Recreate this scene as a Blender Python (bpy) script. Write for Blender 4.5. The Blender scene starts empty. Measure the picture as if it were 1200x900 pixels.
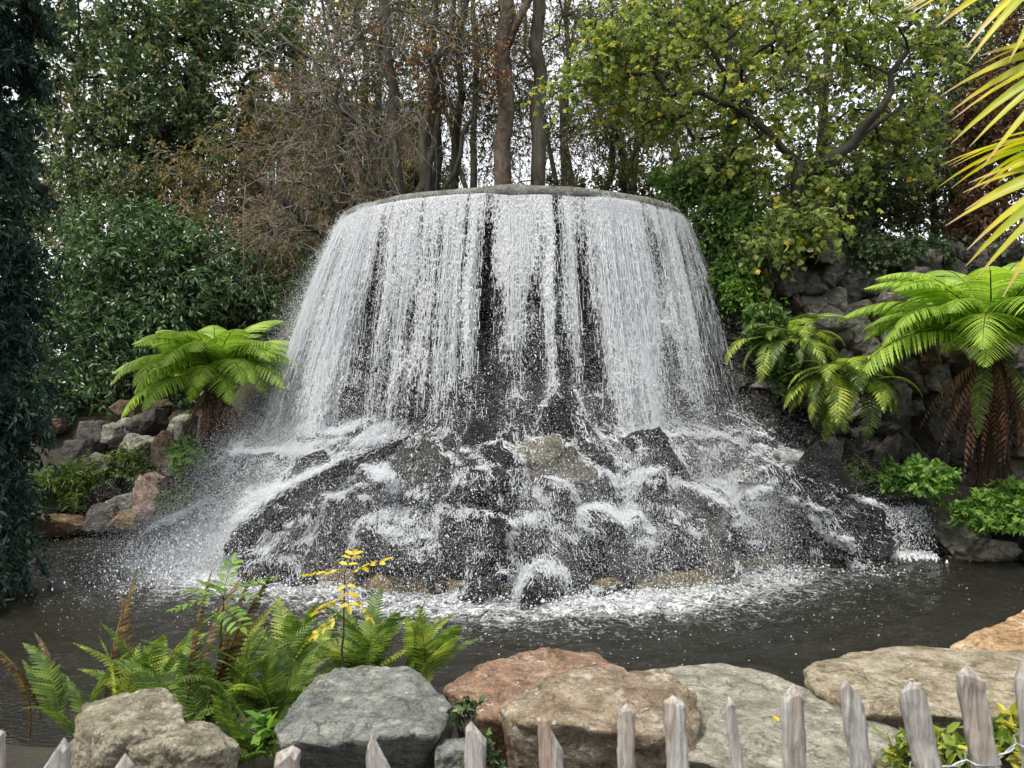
import bpy, bmesh, math, random
import numpy as np
from mathutils import Vector, Matrix
from mathutils.bvhtree import BVHTree

S = bpy.context.scene
COL = S.collection
R = math.radians

# ------------------------------------------------------------------ camera
CAMZ = 2.2
cam_d = bpy.data.cameras.new('camera')
cam = bpy.data.objects.new('camera', cam_d)
COL.objects.link(cam)
cam.location = (0, 0, CAMZ)
cam.rotation_euler = (R(90), 0, 0)
cam_d.sensor_width = 36
cam_d.lens = 27
cam_d.clip_start = 0.05
cam_d.clip_end = 3000
cam_d.dof.use_dof = True
cam_d.dof.focus_distance = 8.5
cam_d.dof.aperture_fstop = 7.0
S.camera = cam

# ------------------------------------------------------------------ world, sun, exposure
SUN_EL, SUN_AZ = 60, 226          # azimuth: compass bearing of the sun, 0 = +Y (ahead)
w = bpy.data.worlds.new('World')
S.world = w
w.use_nodes = True
nt = w.node_tree
bg = nt.nodes['Background']
sky = nt.nodes.new('ShaderNodeTexSky')
sky.sky_type = 'NISHITA'
sky.sun_disc = False
sky.sun_elevation = R(SUN_EL)
sky.sun_rotation = R(SUN_AZ)
sky.dust_density = 3.0
tc = nt.nodes.new('ShaderNodeTexCoord')
cn = nt.nodes.new('ShaderNodeTexNoise')
cn.inputs['Scale'].default_value = 3.0
cn.inputs['Detail'].default_value = 6.0
cr = nt.nodes.new('ShaderNodeValToRGB')
cr.color_ramp.elements[0].position = 0.30
cr.color_ramp.elements[0].color = (8.6, 8.9, 9.4, 1)
cr.color_ramp.elements[1].position = 0.68
cr.color_ramp.elements[1].color = (11.5, 11.6, 11.8, 1)
mx = nt.nodes.new('ShaderNodeMix')
mx.data_type = 'RGBA'
mx.inputs[0].default_value = 0.88
nt.links.new(tc.outputs['Generated'], cn.inputs['Vector'])
nt.links.new(cn.outputs['Fac'], cr.inputs['Fac'])
nt.links.new(sky.outputs['Color'], mx.inputs[6])
nt.links.new(cr.outputs['Color'], mx.inputs[7])
nt.links.new(mx.outputs[2], bg.inputs['Color'])
bg.inputs['Strength'].default_value = 0.095
sun_d = bpy.data.lights.new('sun', 'SUN')
sun_d.energy = 3.0
sun_d.angle = R(10)
sun_d.color = (1.0, 0.95, 0.86)
sun = bpy.data.objects.new('sun', sun_d)
COL.objects.link(sun)
_d = Vector((math.sin(R(SUN_AZ)) * math.cos(R(SUN_EL)), math.cos(R(SUN_AZ)) * math.cos(R(SUN_EL)), math.sin(R(SUN_EL))))
sun.rotation_euler = _d.to_track_quat('Z', 'Y').to_euler()
sun.location = (0, 0, 30)
S.view_settings.view_transform = 'Standard'
S.view_settings.look = 'None'
S.view_settings.gamma = 1.0
S.view_settings.exposure = 0.70
S.cycles.max_bounces = 8
S.cycles.transparent_max_bounces = 12
S.cycles.diffuse_bounces = 3
S.cycles.glossy_bounces = 3
S.cycles.caustics_reflective = False
S.cycles.caustics_refractive = False
S.cycles.use_denoising = True

# ------------------------------------------------------------------ helpers
F = 900.0
def P(px, py, Y):
    """Where the photo's point (px, py) lies at the distance Y."""
    return np.array(((px - 600) / F * Y, Y, CAMZ - (py - 450) / F * Y))

def smooth(a, b, x):
    t = np.clip((np.asarray(x, float) - a) / (b - a), 0, 1)
    return t * t * (3 - 2 * t)

def _hash(ix, iy, iz, seed):
    h = (ix.astype(np.int64) * 374761393 + iy.astype(np.int64) * 668265263 + iz.astype(np.int64) * 1274126177 + seed * 974711) & 0xffffffff
    h = ((h ^ (h >> 13)) * 1274126177) & 0xffffffff
    h = ((h ^ (h >> 16)) * 2246822519) & 0xffffffff
    return ((h ^ (h >> 15)) & 0xffff) / 32767.5 - 1.0

def vnoise(p, seed=0):
    p = np.asarray(p, float)
    i = np.floor(p).astype(np.int64)
    f = p - i
    u = f * f * (3 - 2 * f)
    out = 0
    for dx in (0, 1):
        wx = u[:, 0] if dx else 1 - u[:, 0]
        for dy in (0, 1):
            wy = u[:, 1] if dy else 1 - u[:, 1]
            for dz in (0, 1):
                wz = u[:, 2] if dz else 1 - u[:, 2]
                out = out + wx * wy * wz * _hash(i[:, 0] + dx, i[:, 1] + dy, i[:, 2] + dz, seed)
    return out

def fbm(p, octaves=4, seed=0):
    p = np.asarray(p, float)
    a, s, o = 1.0, 0.0, 0.0
    for k in range(octaves):
        o = o + a * vnoise(p * (2.03 ** k) + 17.3 * k, seed + k)
        s += a
        a *= 0.5
    return o / s

def unit(v):
    v = np.asarray(v, float)
    return v / np.maximum(np.linalg.norm(v, axis=-1, keepdims=True), 1e-9)

class Geo:
    """Collects vertices and faces; build() links them as ONE mesh object."""
    def __init__(self):
        self.v, self.f, self.n, self.m, self.uv = [], [], 0, [], []
    def add(self, V, Fc, mat=0):
        V = np.asarray(V, np.float32).reshape(-1, 3)
        if not isinstance(Fc, (list, tuple)) or (len(Fc) and np.isscalar(Fc[0][0]) and False):
            Fc = [Fc]
        for q in Fc:
            q = np.asarray(q, np.int64)
            if q.size == 0: continue
            self.f.append(q + self.n)
            self.m.append(np.full(len(q), mat, np.int32))
        self.v.append(V)
        self.n += len(V)
    def mesh(self, name, smooth_=True):
        me = bpy.data.meshes.new(name)
        if not self.v: return me
        V = np.concatenate(self.v)
        loops = np.concatenate([q.ravel() for q in self.f]).astype(np.int32)
        tot = np.concatenate([np.full(len(q), q.shape[1], np.int32) for q in self.f])
        st = np.concatenate(([0], np.cumsum(tot)[:-1])).astype(np.int32)
        me.vertices.add(len(V)); me.vertices.foreach_set('co', V.ravel())
        me.loops.add(len(loops)); me.loops.foreach_set('vertex_index', loops)
        me.polygons.add(len(st)); me.polygons.foreach_set('loop_start', st)
        me.polygons.foreach_set('material_index', np.concatenate(self.m))
        me.polygons.foreach_set('use_smooth', np.full(len(st), smooth_, bool))
        me.update(calc_edges=True)
        return me
    def build(self, name, mats, parent=None, loc=None, smooth_=True):
        me = self.mesh(name, smooth_)
        for m in (mats if isinstance(mats, (list, tuple)) else [mats]):
            me.materials.append(m)
        if loc is not None:                      # vertices were given in world space
            me.transform(Matrix.Translation(-Vector(loc)))
        return link(name, me, parent, loc)

def link(name, me, parent=None, loc=None):
    o = bpy.data.objects.new(name, me)
    COL.objects.link(o)
    if parent is not None: o.parent = parent
    if loc is not None: o.location = loc
    return o

def tag(o, label=None, cat=None, group=None, kind=None):
    if label: o['label'] = label
    if cat: o['category'] = cat
    if group: o['group'] = group
    if kind: o['kind'] = kind
    return o

def thing(name, label, cat, loc=(0, 0, 0), rz=0.0, group=None):
    o = bpy.data.objects.new(name, None)
    COL.objects.link(o)
    o.empty_display_size = 0.1
    o.location = loc
    o.rotation_euler = (0, 0, rz)
    return tag(o, label, cat, group)

def part(name, me, parent, loc=(0, 0, 0), rot=(0, 0, 0), scale=(1, 1, 1)):
    o = link(name, me, parent)
    o.location = loc; o.rotation_euler = rot; o.scale = scale
    return o

def tube(g, pts, rad, n=6, mat=0, cap=True):
    """A tapered tube through pts."""
    pts = np.asarray(pts, float); k = len(pts)
    rad = np.broadcast_to(np.asarray(rad, float), (k,))
    t = unit(np.gradient(pts, axis=0))
    ref = np.array((0.0, 0, 1)) if abs(t[:, 2]).mean() < 0.8 else np.array((1.0, 0, 0))
    a = unit(np.cross(t, ref)); b = np.cross(t, a)
    an = np.arange(n) / n * 2 * np.pi
    V = pts[:, None] + rad[:, None, None] * (np.cos(an)[None, :, None] * a[:, None] + np.sin(an)[None, :, None] * b[:, None])
    i = np.arange(k - 1)[:, None] * n; j = np.arange(n)[None]; j2 = (j + 1) % n
    q = np.stack((i + j, i + j2, i + n + j2, i + n + j), -1).reshape(-1, 4)
    fs = [q]
    if cap: fs += [np.arange(n)[None, ::-1], (np.arange(n) + (k - 1) * n)[None]]
    g.add(V.reshape(-1, 3), fs, mat)

def prisms(g, A, B, ra, rb, n=3, mat=0):
    """Many separate short tapered sticks from A to B."""
    m = len(A)
    if m == 0: return
    t = unit(B - A)
    ref = np.where(np.abs(t[:, 2:3]) < 0.8, np.array([[0.0, 0, 1]]), np.array([[1.0, 0, 0]]))
    a = unit(np.cross(t, ref)); b = np.cross(t, a)
    an = np.arange(n) / n * 2 * np.pi
    off = np.cos(an)[None, :, None] * a[:, None] + np.sin(an)[None, :, None] * b[:, None]
    V = np.concatenate((A[:, None] + np.asarray(ra).reshape(-1, 1, 1) * off, B[:, None] + np.asarray(rb).reshape(-1, 1, 1) * off), 1)
    base = np.arange(m)[:, None, None] * 2 * n
    j = np.arange(n); j2 = (j + 1) % n
    q = (base + np.stack((j, j2, j2 + n, j + n), -1)[None]).reshape(-1, 4)
    g.add(V.reshape(-1, 3), [q], mat)

def chains(g, L, r0, r1, n=3, mat=0):
    """Many polylines of equal length, L (m,k,3), as joined thin tubes."""
    m, k, _ = L.shape
    if m == 0: return
    t = unit(np.gradient(L, axis=1))
    ref = np.where(np.abs(t[..., 2:3]) < 0.8, np.array([0.0, 0, 1]), np.array([1.0, 0, 0]))
    a = unit(np.cross(t, ref)); b = np.cross(t, a)
    an = np.arange(n) / n * 2 * np.pi
    s = np.linspace(0, 1, k)[None]
    r = np.asarray(r0).reshape(-1, 1) * (1 - s) + np.asarray(r1).reshape(-1, 1) * s
    V = L[:, :, None] + r[:, :, None, None] * (np.cos(an)[:, None] * a[:, :, None] + np.sin(an)[:, None] * b[:, :, None])
    base = (np.arange(m)[:, None, None] * k + np.arange(k - 1)[None, :, None]) * n
    j = np.arange(n)[None, None]; j2 = (j + 1) % n
    q = np.stack((base + j, base + j2, base + n + j2, base + n + j), -1).reshape(-1, 4)
    g.add(V.reshape(-1, 3), [q], mat)

# leaf outlines: x along, y across, z up (fold), faces
LEAF = {
    'oval': (np.array([(0, 0, 0), (.3, .42, .10), (.72, .36, .08), (1, 0, -.06), (.72, -.36, .08), (.3, -.42, .10), (.5, 0, 0)]),
             [np.array([(0, 6, 1), (6, 2, 1), (6, 3, 2), (0, 5, 6), (6, 5, 4), (6, 4, 3)])]),
    'blade': (np.array([(0, 0, 0), (.45, .5, .08), (1, 0, -.08), (.45, -.5, .08)]), [np.array([(0, 2, 1), (0, 3, 2)])]),
    'maple': (np.array([(0, 0, 0), (.05, .45, .02), (.30, .30, .04), (.42, .62, -.04), (.62, .22, .05), (1, 0, -.06), (.62, -.22, .05), (.42, -.62, -.04), (.30, -.30, .04), (.05, -.45, .02), (.35, 0, .0)]),
              [np.array([(10, 0, 1), (10, 1, 2), (10, 2, 3), (10, 3, 4), (10, 4, 5), (10, 5, 6), (10, 6, 7), (10, 7, 8), (10, 8, 9), (10, 9, 0)])[:, ::-1]]),
}
def leaves(g, pos, d, nrm, L, W, shape='oval', mat=0):
    n = len(pos)
    if n == 0: return
    d = unit(d); s = unit(np.cross(nrm, d)); u = np.cross(d, s)
    T, Fs = LEAF[shape]
    L = np.broadcast_to(np.asarray(L, float), (n,)); W = np.broadcast_to(np.asarray(W, float), (n,))
    V = (pos[:, None] + d[:, None] * (T[None, :, 0:1] * L[:, None, None]) + s[:, None] * (T[None, :, 1:2] * W[:, None, None])
         + u[:, None] * (T[None, :, 2:3] * L[:, None, None]))
    off = np.arange(n)[:, None, None] * len(T)
    g.add(V.reshape(-1, 3), [(off + q[None]).reshape(-1, q.shape[1]) for q in Fs], mat)

# ------------------------------------------------------------------ materials
def newmat(name):
    m = bpy.data.materials.new(name); m.use_nodes = True
    n = m.node_tree
    return m, n, n.nodes['Principled BSDF'], n.nodes['Material Output']

def nd(n, t, **kw):
    x = n.nodes.new('ShaderNode' + t)
    for k, v in kw.items():
        if hasattr(x, k) and k not in ('location',): setattr(x, k, v)
    return x

def setin(x, **kw):
    for k, v in kw.items(): x.inputs[k.replace('_', ' ')].default_value = v
    return x

def noise(n, vec, scale, detail=4, rough=0.55, dist=0.0):
    x = nd(n, 'TexNoise'); x.inputs['Scale'].default_value = scale
    x.inputs['Detail'].default_value = detail; x.inputs['Roughness'].default_value = rough
    x.inputs['Distortion'].default_value = dist
    if vec is not None: n.links.new(vec, x.inputs['Vector'])
    return x.outputs['Fac']

def ramp(n, fac, stops, interp='LINEAR'):
    x = nd(n, 'ValToRGB'); r = x.color_ramp; r.interpolation = interp
    while len(r.elements) < len(stops): r.elements.new(0.5)
    for e, (p, c) in zip(r.elements, stops):
        e.position = p; e.color = (*c, 1) if len(c) == 3 else c
    n.links.new(fac, x.inputs['Fac'])
    return x.outputs['Color']

def mixc(n, fac, a, b, blend='MIX'):
    x = nd(n, 'Mix'); x.data_type = 'RGBA'; x.blend_type = blend
    for i, v in ((0, fac), (6, a), (7, b)):
        if hasattr(v, 'is_linked'): n.links.new(v, x.inputs[i])
        elif i == 0: x.inputs[0].default_value = v
        else: x.inputs[i].default_value = (*v, 1) if len(v) == 3 else v
    return x.outputs[2]

def mth(n, op, a, b=0.0, c=0.0, clamp=False):
    x = nd(n, 'Math'); x.operation = op; x.use_clamp = clamp
    for i, v in enumerate((a, b, c)):
        if hasattr(v, 'is_linked'): n.links.new(v, x.inputs[i])
        else: x.inputs[i].default_value = v
    return x.outputs[0]

def maprange(n, v, a, b, c=0.0, d=1.0, sm=True):
    x = nd(n, 'MapRange'); x.interpolation_type = 'SMOOTHSTEP' if sm else 'LINEAR'
    n.links.new(v, x.inputs[0])
    for i, q in enumerate((a, b, c, d)): x.inputs[i + 1].default_value = q
    return x.outputs[0]

def bump(n, h, strength, dist, prev=None):
    x = nd(n, 'Bump'); x.inputs['Strength'].default_value = strength; x.inputs['Distance'].default_value = dist
    n.links.new(h, x.inputs['Height'])
    if prev is not None: n.links.new(prev, x.inputs['Normal'])
    return x.outputs['Normal']

def rock_mat(name, cols, rough=(0.75, 0.95), sc=1.0, bumpd=0.03, lichen=0.0, moss=0.0, strata=0.0, vary=0.25, wet=False, lichcol=(0.55, 0.53, 0.46)):
    m, n, b, o = newmat(name)
    tcx = nd(n, 'TexCoord'); vec = tcx.outputs['Object']
    oi = nd(n, 'ObjectInfo')
    add = nd(n, 'VectorMath'); add.operation = 'MULTIPLY_ADD'
    n.links.new(vec, add.inputs[0]); add.inputs[1].default_value = (1, 1, 1)
    sc3 = nd(n, 'CombineXYZ')
    rr = mth(n, 'MULTIPLY', oi.outputs['Random'], 37.0)
    for i in range(3): n.links.new(rr, sc3.inputs[i])
    n.links.new(sc3.outputs[0], add.inputs[2]); vec = add.outputs[0]
    n1 = noise(n, vec, 3.0 * sc, 8, 0.62, 0.4)
    col = ramp(n, n1, [(0.30, cols[0]), (0.5, cols[1]), (0.70, cols[2])])
    if strata:
        mp = nd(n, 'Mapping'); mp.inputs['Scale'].default_value = (1.2, 1.2, 9.0); mp.inputs['Rotation'].default_value = (0.25, 0.2, 0.3)
        n.links.new(vec, mp.inputs['Vector'])
        ns = noise(n, mp.outputs[0], 4.0 * sc, 6, 0.6, 0.6)
        col = mixc(n, strata, col, mixc(n, ns, (0.25, 0.25, 0.25), (1.6, 1.6, 1.6)), 'MULTIPLY')
    fine = noise(n, vec, 40 * sc, 6, 0.7)
    col = mixc(n, 0.55, col, ramp(n, fine, [(0.30, (0.30, 0.30, 0.30)), (0.5, (1, 1, 1)), (0.70, (1.8, 1.75, 1.7))]), 'MULTIPLY')
    mid = noise(n, vec, 11 * sc, 8, 0.7, 0.3)
    col = mixc(n, 0.75, col, ramp(n, mid, [(0.34, (0.42, 0.42, 0.43)), (0.5, (1, 1, 1)), (0.66, (1.5, 1.47, 1.42))]), 'MULTIPLY')
    speck = noise(n, vec, 150 * sc, 3, 0.6)
    col = mixc(n, 0.5, col, ramp(n, speck, [(0.36, (0.45, 0.44, 0.43)), (0.5, (1, 1, 1)), (0.62, (1.5, 1.5, 1.48))]), 'MULTIPLY')
    vein = mth(n, 'ABSOLUTE', mth(n, 'SUBTRACT', noise(n, vec, 2.6 * sc, 7, 0.6, 0.8), 0.5))
    crack = maprange(n, vein, 0.0, 0.018)
    col = mixc(n, mth(n, 'MULTIPLY', mth(n, 'SUBTRACT', 1.0, crack), 0.55), col, (0.02, 0.018, 0.015))
    vr = mixc(n, oi.outputs['Random'], (1 - vary,) * 3, (1 + vary,) * 3)
    col = mixc(n, 1.0, col, vr, 'MULTIPLY')
    if lichen:
        vo = nd(n, 'TexVoronoi'); vo.inputs['Scale'].default_value = 7.0 * sc; vo.inputs['Randomness'].default_value = 1.0
        dv = nd(n, 'VectorMath'); dv.operation = 'ADD'
        nn = nd(n, 'TexNoise'); nn.inputs['Scale'].default_value = 12 * sc
        n.links.new(vec, nn.inputs['Vector'])
        sv = nd(n, 'VectorMath'); sv.operation = 'SCALE'; sv.inputs['Scale'].default_value = 0.12
        n.links.new(nn.outputs['Color'], sv.inputs[0]); n.links.new(vec, dv.inputs[0]); n.links.new(sv.outputs[0], dv.inputs[1])
        n.links.new(dv.outputs[0], vo.inputs['Vector'])
        sp = maprange(n, vo.outputs['Distance'], 0.16, 0.24, 1, 0)
        sep = nd(n, 'SeparateColor'); n.links.new(vo.outputs['Color'], sep.inputs[0])
        on = maprange(n, sep.outputs[0], 1 - lichen, 1 - lichen + 0.02)
        brk = maprange(n, fine, 0.36, 0.5)
        col = mixc(n, mth(n, 'MULTIPLY', mth(n, 'MULTIPLY', sp, on), mth(n, 'MULTIPLY', brk, 0.85)), col, lichcol)
        pale = maprange(n, noise(n, vec, 6 * sc, 8, 0.7), 0.56, 0.66, 0, 0.45)
        col = mixc(n, pale, col, lichcol)
    if moss:
        geo = nd(n, 'NewGeometry'); sx = nd(n, 'SeparateXYZ'); n.links.new(geo.outputs['Normal'], sx.inputs[0])
        mm = mth(n, 'MULTIPLY', maprange(n, noise(n, vec, 4 * sc, 6, 0.7), 0.45, 0.62), maprange(n, sx.outputs[2], -0.1, 0.6))
        col = mixc(n, mth(n, 'MULTIPLY', mm, moss), col, (0.10, 0.12, 0.035))
    n.links.new(col, b.inputs['Base Color'])
    n.links.new(maprange(n, mid if wet else n1, 0.38, 0.6, rough[0], rough[1]), b.inputs['Roughness'])
    b.inputs['Specular IOR Level'].default_value = 0.35 if wet else 0.25
    bn = bump(n, noise(n, vec, 7 * sc, 10, 0.72), 1.0, bumpd * 1.8)
    bn = bump(n, fine, 0.8, bumpd * 0.35, bn)
    bn = bump(n, crack, 0.5, bumpd * 0.4, bn)
    if strata: bn = bump(n, ns, 0.7, bumpd * 0.7, bn)
    n.links.new(bn, b.inputs['Normal'])
    return m

def leaf_mat(name, stops, rough=0.5, trans=0.35, sat=1.0, spec=0.35, patch=0.5):
    m, n, b, o = newmat(name)
    g = nd(n, 'NewGeometry'); oi = nd(n, 'ObjectInfo')
    tcx = nd(n, 'TexCoord')
    big = noise(n, tcx.outputs['Object'], 1.3, 2)
    f = mth(n, 'ADD', g.outputs['Random Per Island'], mth(n, 'MULTIPLY', mth(n, 'SUBTRACT', big, 0.5), patch * 2), clamp=True)
    col = ramp(n, f, stops)
    col = mixc(n, 1.0, col, mixc(n, oi.outputs['Random'], (0.9, 0.92, 0.9), (1.1, 1.08, 1.0)), 'MULTIPLY')
    n.links.new(col, b.inputs['Base Color'])
    b.inputs['Roughness'].default_value = rough
    b.inputs['Specular IOR Level'].default_value = spec
    tr = nd(n, 'BsdfTranslucent')
    n.links.new(mixc(n, 1.0, col, (1.5, 1.6, 0.8), 'MULTIPLY'), tr.inputs['Color'])
    mxs = nd(n, 'MixShader'); mxs.inputs[0].default_value = trans
    n.links.new(b.outputs[0], mxs.inputs[1]); n.links.new(tr.outputs[0], mxs.inputs[2])
    n.links.new(mxs.outputs[0], o.inputs['Surface'])
    return m

def bark_mat(name, c0, c1, sc=1.0, moss=0.0, vstretch=0.25):
    m, n, b, o = newmat(name)
    tcx = nd(n, 'TexCoord'); mp = nd(n, 'Mapping'); mp.inputs['Scale'].default_value = (1, 1, vstretch)
    n.links.new(tcx.outputs['Object'], mp.inputs['Vector'])
    n1 = noise(n, mp.outputs[0], 14 * sc, 7, 0.65, 0.5)
    n2 = noise(n, tcx.outputs['Object'], 2.2, 4)
    col = ramp(n, n1, [(0.32, c0), (0.66, c1)])
    col = mixc(n, 0.6, col, ramp(n, n2, [(0.3, (0.55, 0.55, 0.55)), (0.7, (1.35, 1.35, 1.3))]), 'MULTIPLY')
    if moss:
        col = mixc(n, maprange(n, n2, 0.5, 0.66, 0, moss), col, (0.07, 0.085, 0.03))
    n.links.new(col, b.inputs['Base Color'])
    b.inputs['Roughness'].default_value = 0.9
    b.inputs['Specular IOR Level'].default_value = 0.2
    n.links.new(bump(n, n1, 0.8, 0.02), b.inputs['Normal'])
    return m

# ------------------------------------------------------------------ rocks
_ico = {}
def ico(k):
    if k not in _ico:
        bm = bmesh.new(); bmesh.ops.create_icosphere(bm, subdivisions=k, radius=1.0)
        bm.verts.ensure_lookup_table()
        _ico[k] = (np.array([v.co[:] for v in bm.verts]), np.array([[v.index for v in f.verts] for f in bm.faces]))
        bm.free()
    return _ico[k]

def rock_from_planes(N, H, size, sub, p, seed, rough=0.05, strata=0.0):
    """A facetted stone: the star-shaped body inside the planes N.x = H, with wandering edges, chips and a rough skin."""
    D, Fc = ico(sub)
    size = np.asarray(size, float)
    s = float(np.exp(np.mean(np.log(size))))
    q0 = D * size / s + seed * 3.17
    Wp = np.stack([fbm(q0 * 2.2 + 31 * k_, 3, seed + 20 + k_) for k_ in range(3)], 1)
    Dw = unit(D + 0.13 * Wp)
    c = np.maximum(Dw @ N.T / H, 0)
    r = (c ** p).sum(1) ** (-1.0 / p)
    V = D * r[:, None] * size
    q = V / s + seed * 3.17
    n1 = fbm(q * 1.7, 4, seed); n2 = fbm(q * 5.5, 4, seed + 9); n3 = fbm(q * 17, 3, seed + 13)
    st_ = n1 * 4.5 + 0.6 * n2
    terr = (np.floor(st_) + smooth(0.35, 0.65, st_ - np.floor(st_))) / 4.5          # broken steps
    ridge = np.abs(fbm(q * 2.6, 3, seed + 5))
    k = 1 + rough * (0.7 * n1 + 1.3 * terr + 0.75 * n2 + 0.42 * n3 - 0.55 * np.maximum(0, 0.07 - ridge) / 0.07)
    if strata:
        lay = q @ unit(np.array((0.12, 0.2, 1.0)))
        k = k + strata * (vnoise(np.stack((lay * 11, n1 * 1.2, q[:, 0] * 0.5), 1), seed + 2))
    return V * k[:, None], Fc

def random_planes(rng, extra=7, box=0.25):
    N = np.concatenate((np.eye(3), -np.eye(3))) + rng.normal(0, box, (6, 3))
    H = rng.uniform(0.82, 1.05, 6)
    E = rng.normal(0, 1, (extra, 3)); E = unit(E)
    return unit(np.concatenate((N, E))), np.concatenate((H, rng.uniform(0.82, 1.12, extra)))

def random_rock(seed, size, sub=5, p=60, rough=0.07, extra=8, box=0.32, strata=0.0):
    rng = np.random.default_rng(seed)
    N, H = random_planes(rng, extra, box)
    return rock_from_planes(N, H, np.asarray(size, float), sub, p, seed, rough, strata)

def hull_rock(points, seed, sub=6, p=70, rough=0.035, strata=0.0):
    """A stone whose planes are the faces of the hull of the given corner points (world space)."""
    pts = np.asarray(points, float)
    lo, hi = pts.min(0), pts.max(0)
    c = (lo + hi) / 2; h = (hi - lo) / 2
    q = (pts - c) / h
    bm = bmesh.new()
    for v in q: bm.verts.new(v)
    bmesh.ops.convex_hull(bm, input=bm.verts)
    bm.normal_update()
    N, H = [], []
    for f in bm.faces:
        n = f.normal; d = n.dot(f.verts[0].co)
        if d < 0: n = -n; d = -d
        N.append(n[:]); H.append(max(d, 0.05))
    bm.free()
    N = np.array(N); H = np.array(H)
    key = {}
    for a, b_ in zip(N, H): key.setdefault(tuple(np.round(a, 1)), (a, b_))     # coplanar faces count once
    N = np.array([k[0] for k in key.values()]); H = np.array([k[1] for k in key.values()])
    V, Fc = rock_from_planes(N, H, h, sub, p, seed, rough, strata)
    return V + c, Fc

def rot(V, rx=0, ry=0, rz=0):
    M = np.array((Matrix.Rotation(rz, 3, 'Z') @ Matrix.Rotation(ry, 3, 'Y') @ Matrix.Rotation(rx, 3, 'X')))
    return V @ M.T
# ================================================================== the ground
WATER_Z = 0.0
POOL = np.array([(-11, 4.6), (-3, 4.3), (0, 4.2), (2.2, 4.4), (3.4, 5.0), (6.2, 5.8), (8.0, 8.0), (7.2, 9.9), (5.6, 9.85), (4.7, 9.7), (4.3, 11.2), (3.5, 12.6), (-3.5, 12.6),
                 (-4.3, 11.4), (-6.2, 11.2), (-7.5, 11.0), (-11, 10.6)], float)
def sd_poly(x, y, poly=POOL):
    p = np.stack((x, y), -1); n = len(poly)
    d = np.full(x.shape, 1e9); inside = np.zeros(x.shape, bool)
    for i in range(n):
        a, b = poly[i], poly[(i + 1) % n]
        e = b - a; wv = p - a
        t = np.clip((wv @ e) / (e @ e), 0, 1)
        d = np.minimum(d, np.linalg.norm(wv - t[..., None] * e, axis=-1))
        c = ((a[1] <= p[..., 1]) & (b[1] > p[..., 1])) | ((b[1] <= p[..., 1]) & (a[1] > p[..., 1]))
        xi = a[0] + (p[..., 1] - a[1]) / (b[1] - a[1] + 1e-12) * e[0]
        inside ^= c & (p[..., 0] < xi)
    return np.where(inside, -d, d)

def land(x, y):
    near = 0.42 + 0.04 * np.sin(x * 1.7)
    left = 0.22 + 1.55 * smooth(11.4, 12.9, y) + 1.2 * smooth(13, 20, y)
    mid = 0.3 + 4.1 * smooth(11.5, 12.6, y)
    right = 0.32 + 0.45 * smooth(9.9, 10.9, y) + 3.1 * smooth(11.05, 12.0, y) + 0.6 * smooth(12, 15, y)
    far = left + (mid - left) * smooth(-5.0, -2.6, x + 0.12 * (y - 12))
    far = far + (right - far) * smooth(2.4, 3.6, x)
    far = far + (3.0 - far) * smooth(30, 80, y)
    return near + (far - near) * smooth(6.0, 9.0, y)

def ground_z(x, y):
    x = np.asarray(x, float); y = np.asarray(y, float)
    d = sd_poly(x, y)
    l = land(x, y)
    n = 0.05 * fbm(np.stack((x * 1.1, y * 1.1, 0 * x), -1).reshape(-1, 3), 3, 3).reshape(x.shape)
    bank = smooth(-0.35, 0.55, d)
    return -0.55 + (l + n + 0.55) * bank

gx = np.concatenate((-np.geomspace(400, 12, 26), np.linspace(-11.8, 9.8, 190), np.geomspace(10, 400, 26)))
gy = np.concatenate((-np.geomspace(60, 1, 12), np.linspace(-0.8, 16, 150), np.geomspace(16.3, 800, 34)))
X, Y_ = np.meshgrid(gx, gy)
Z = ground_z(X, Y_)
nx, ny = len(gx), len(gy)
i = np.arange(ny - 1)[:, None] * nx + np.arange(nx - 1)[None]
Q = np.stack((i, i + 1, i + nx + 1, i + nx), -1).reshape(-1, 4)
g = Geo(); g.add(np.stack((X, Y_, Z), -1).reshape(-1, 3), [Q])
m, n, b, o_ = newmat('soil_and_leaf_litter')
tcx = nd(n, 'TexCoord'); v = tcx.outputs['Object']
c = ramp(n, noise(n, v, 1.6, 8, 0.65), [(0.32, (0.022, 0.018, 0.012)), (0.5, (0.05, 0.042, 0.028)), (0.62, (0.05, 0.062, 0.022)), (0.75, (0.09, 0.075, 0.045))])
c = mixc(n, 0.6, c, ramp(n, noise(n, v, 26, 8, 0.75), [(0.3, (0.3, 0.3, 0.3)), (0.55, (1, 1, 1)), (0.72, (1.9, 1.6, 1.1))]), 'MULTIPLY')
n.links.new(c, b.inputs['Base Color']); b.inputs['Roughness'].default_value = 0.95
n.links.new(bump(n, noise(n, v, 20, 8, 0.7), 1.0, 0.05), b.inputs['Normal'])
GROUND = g.build('ground', m); tag(GROUND, 'dark earth banks round the pool strewn with leaf litter', 'ground', kind='structure')

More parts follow.
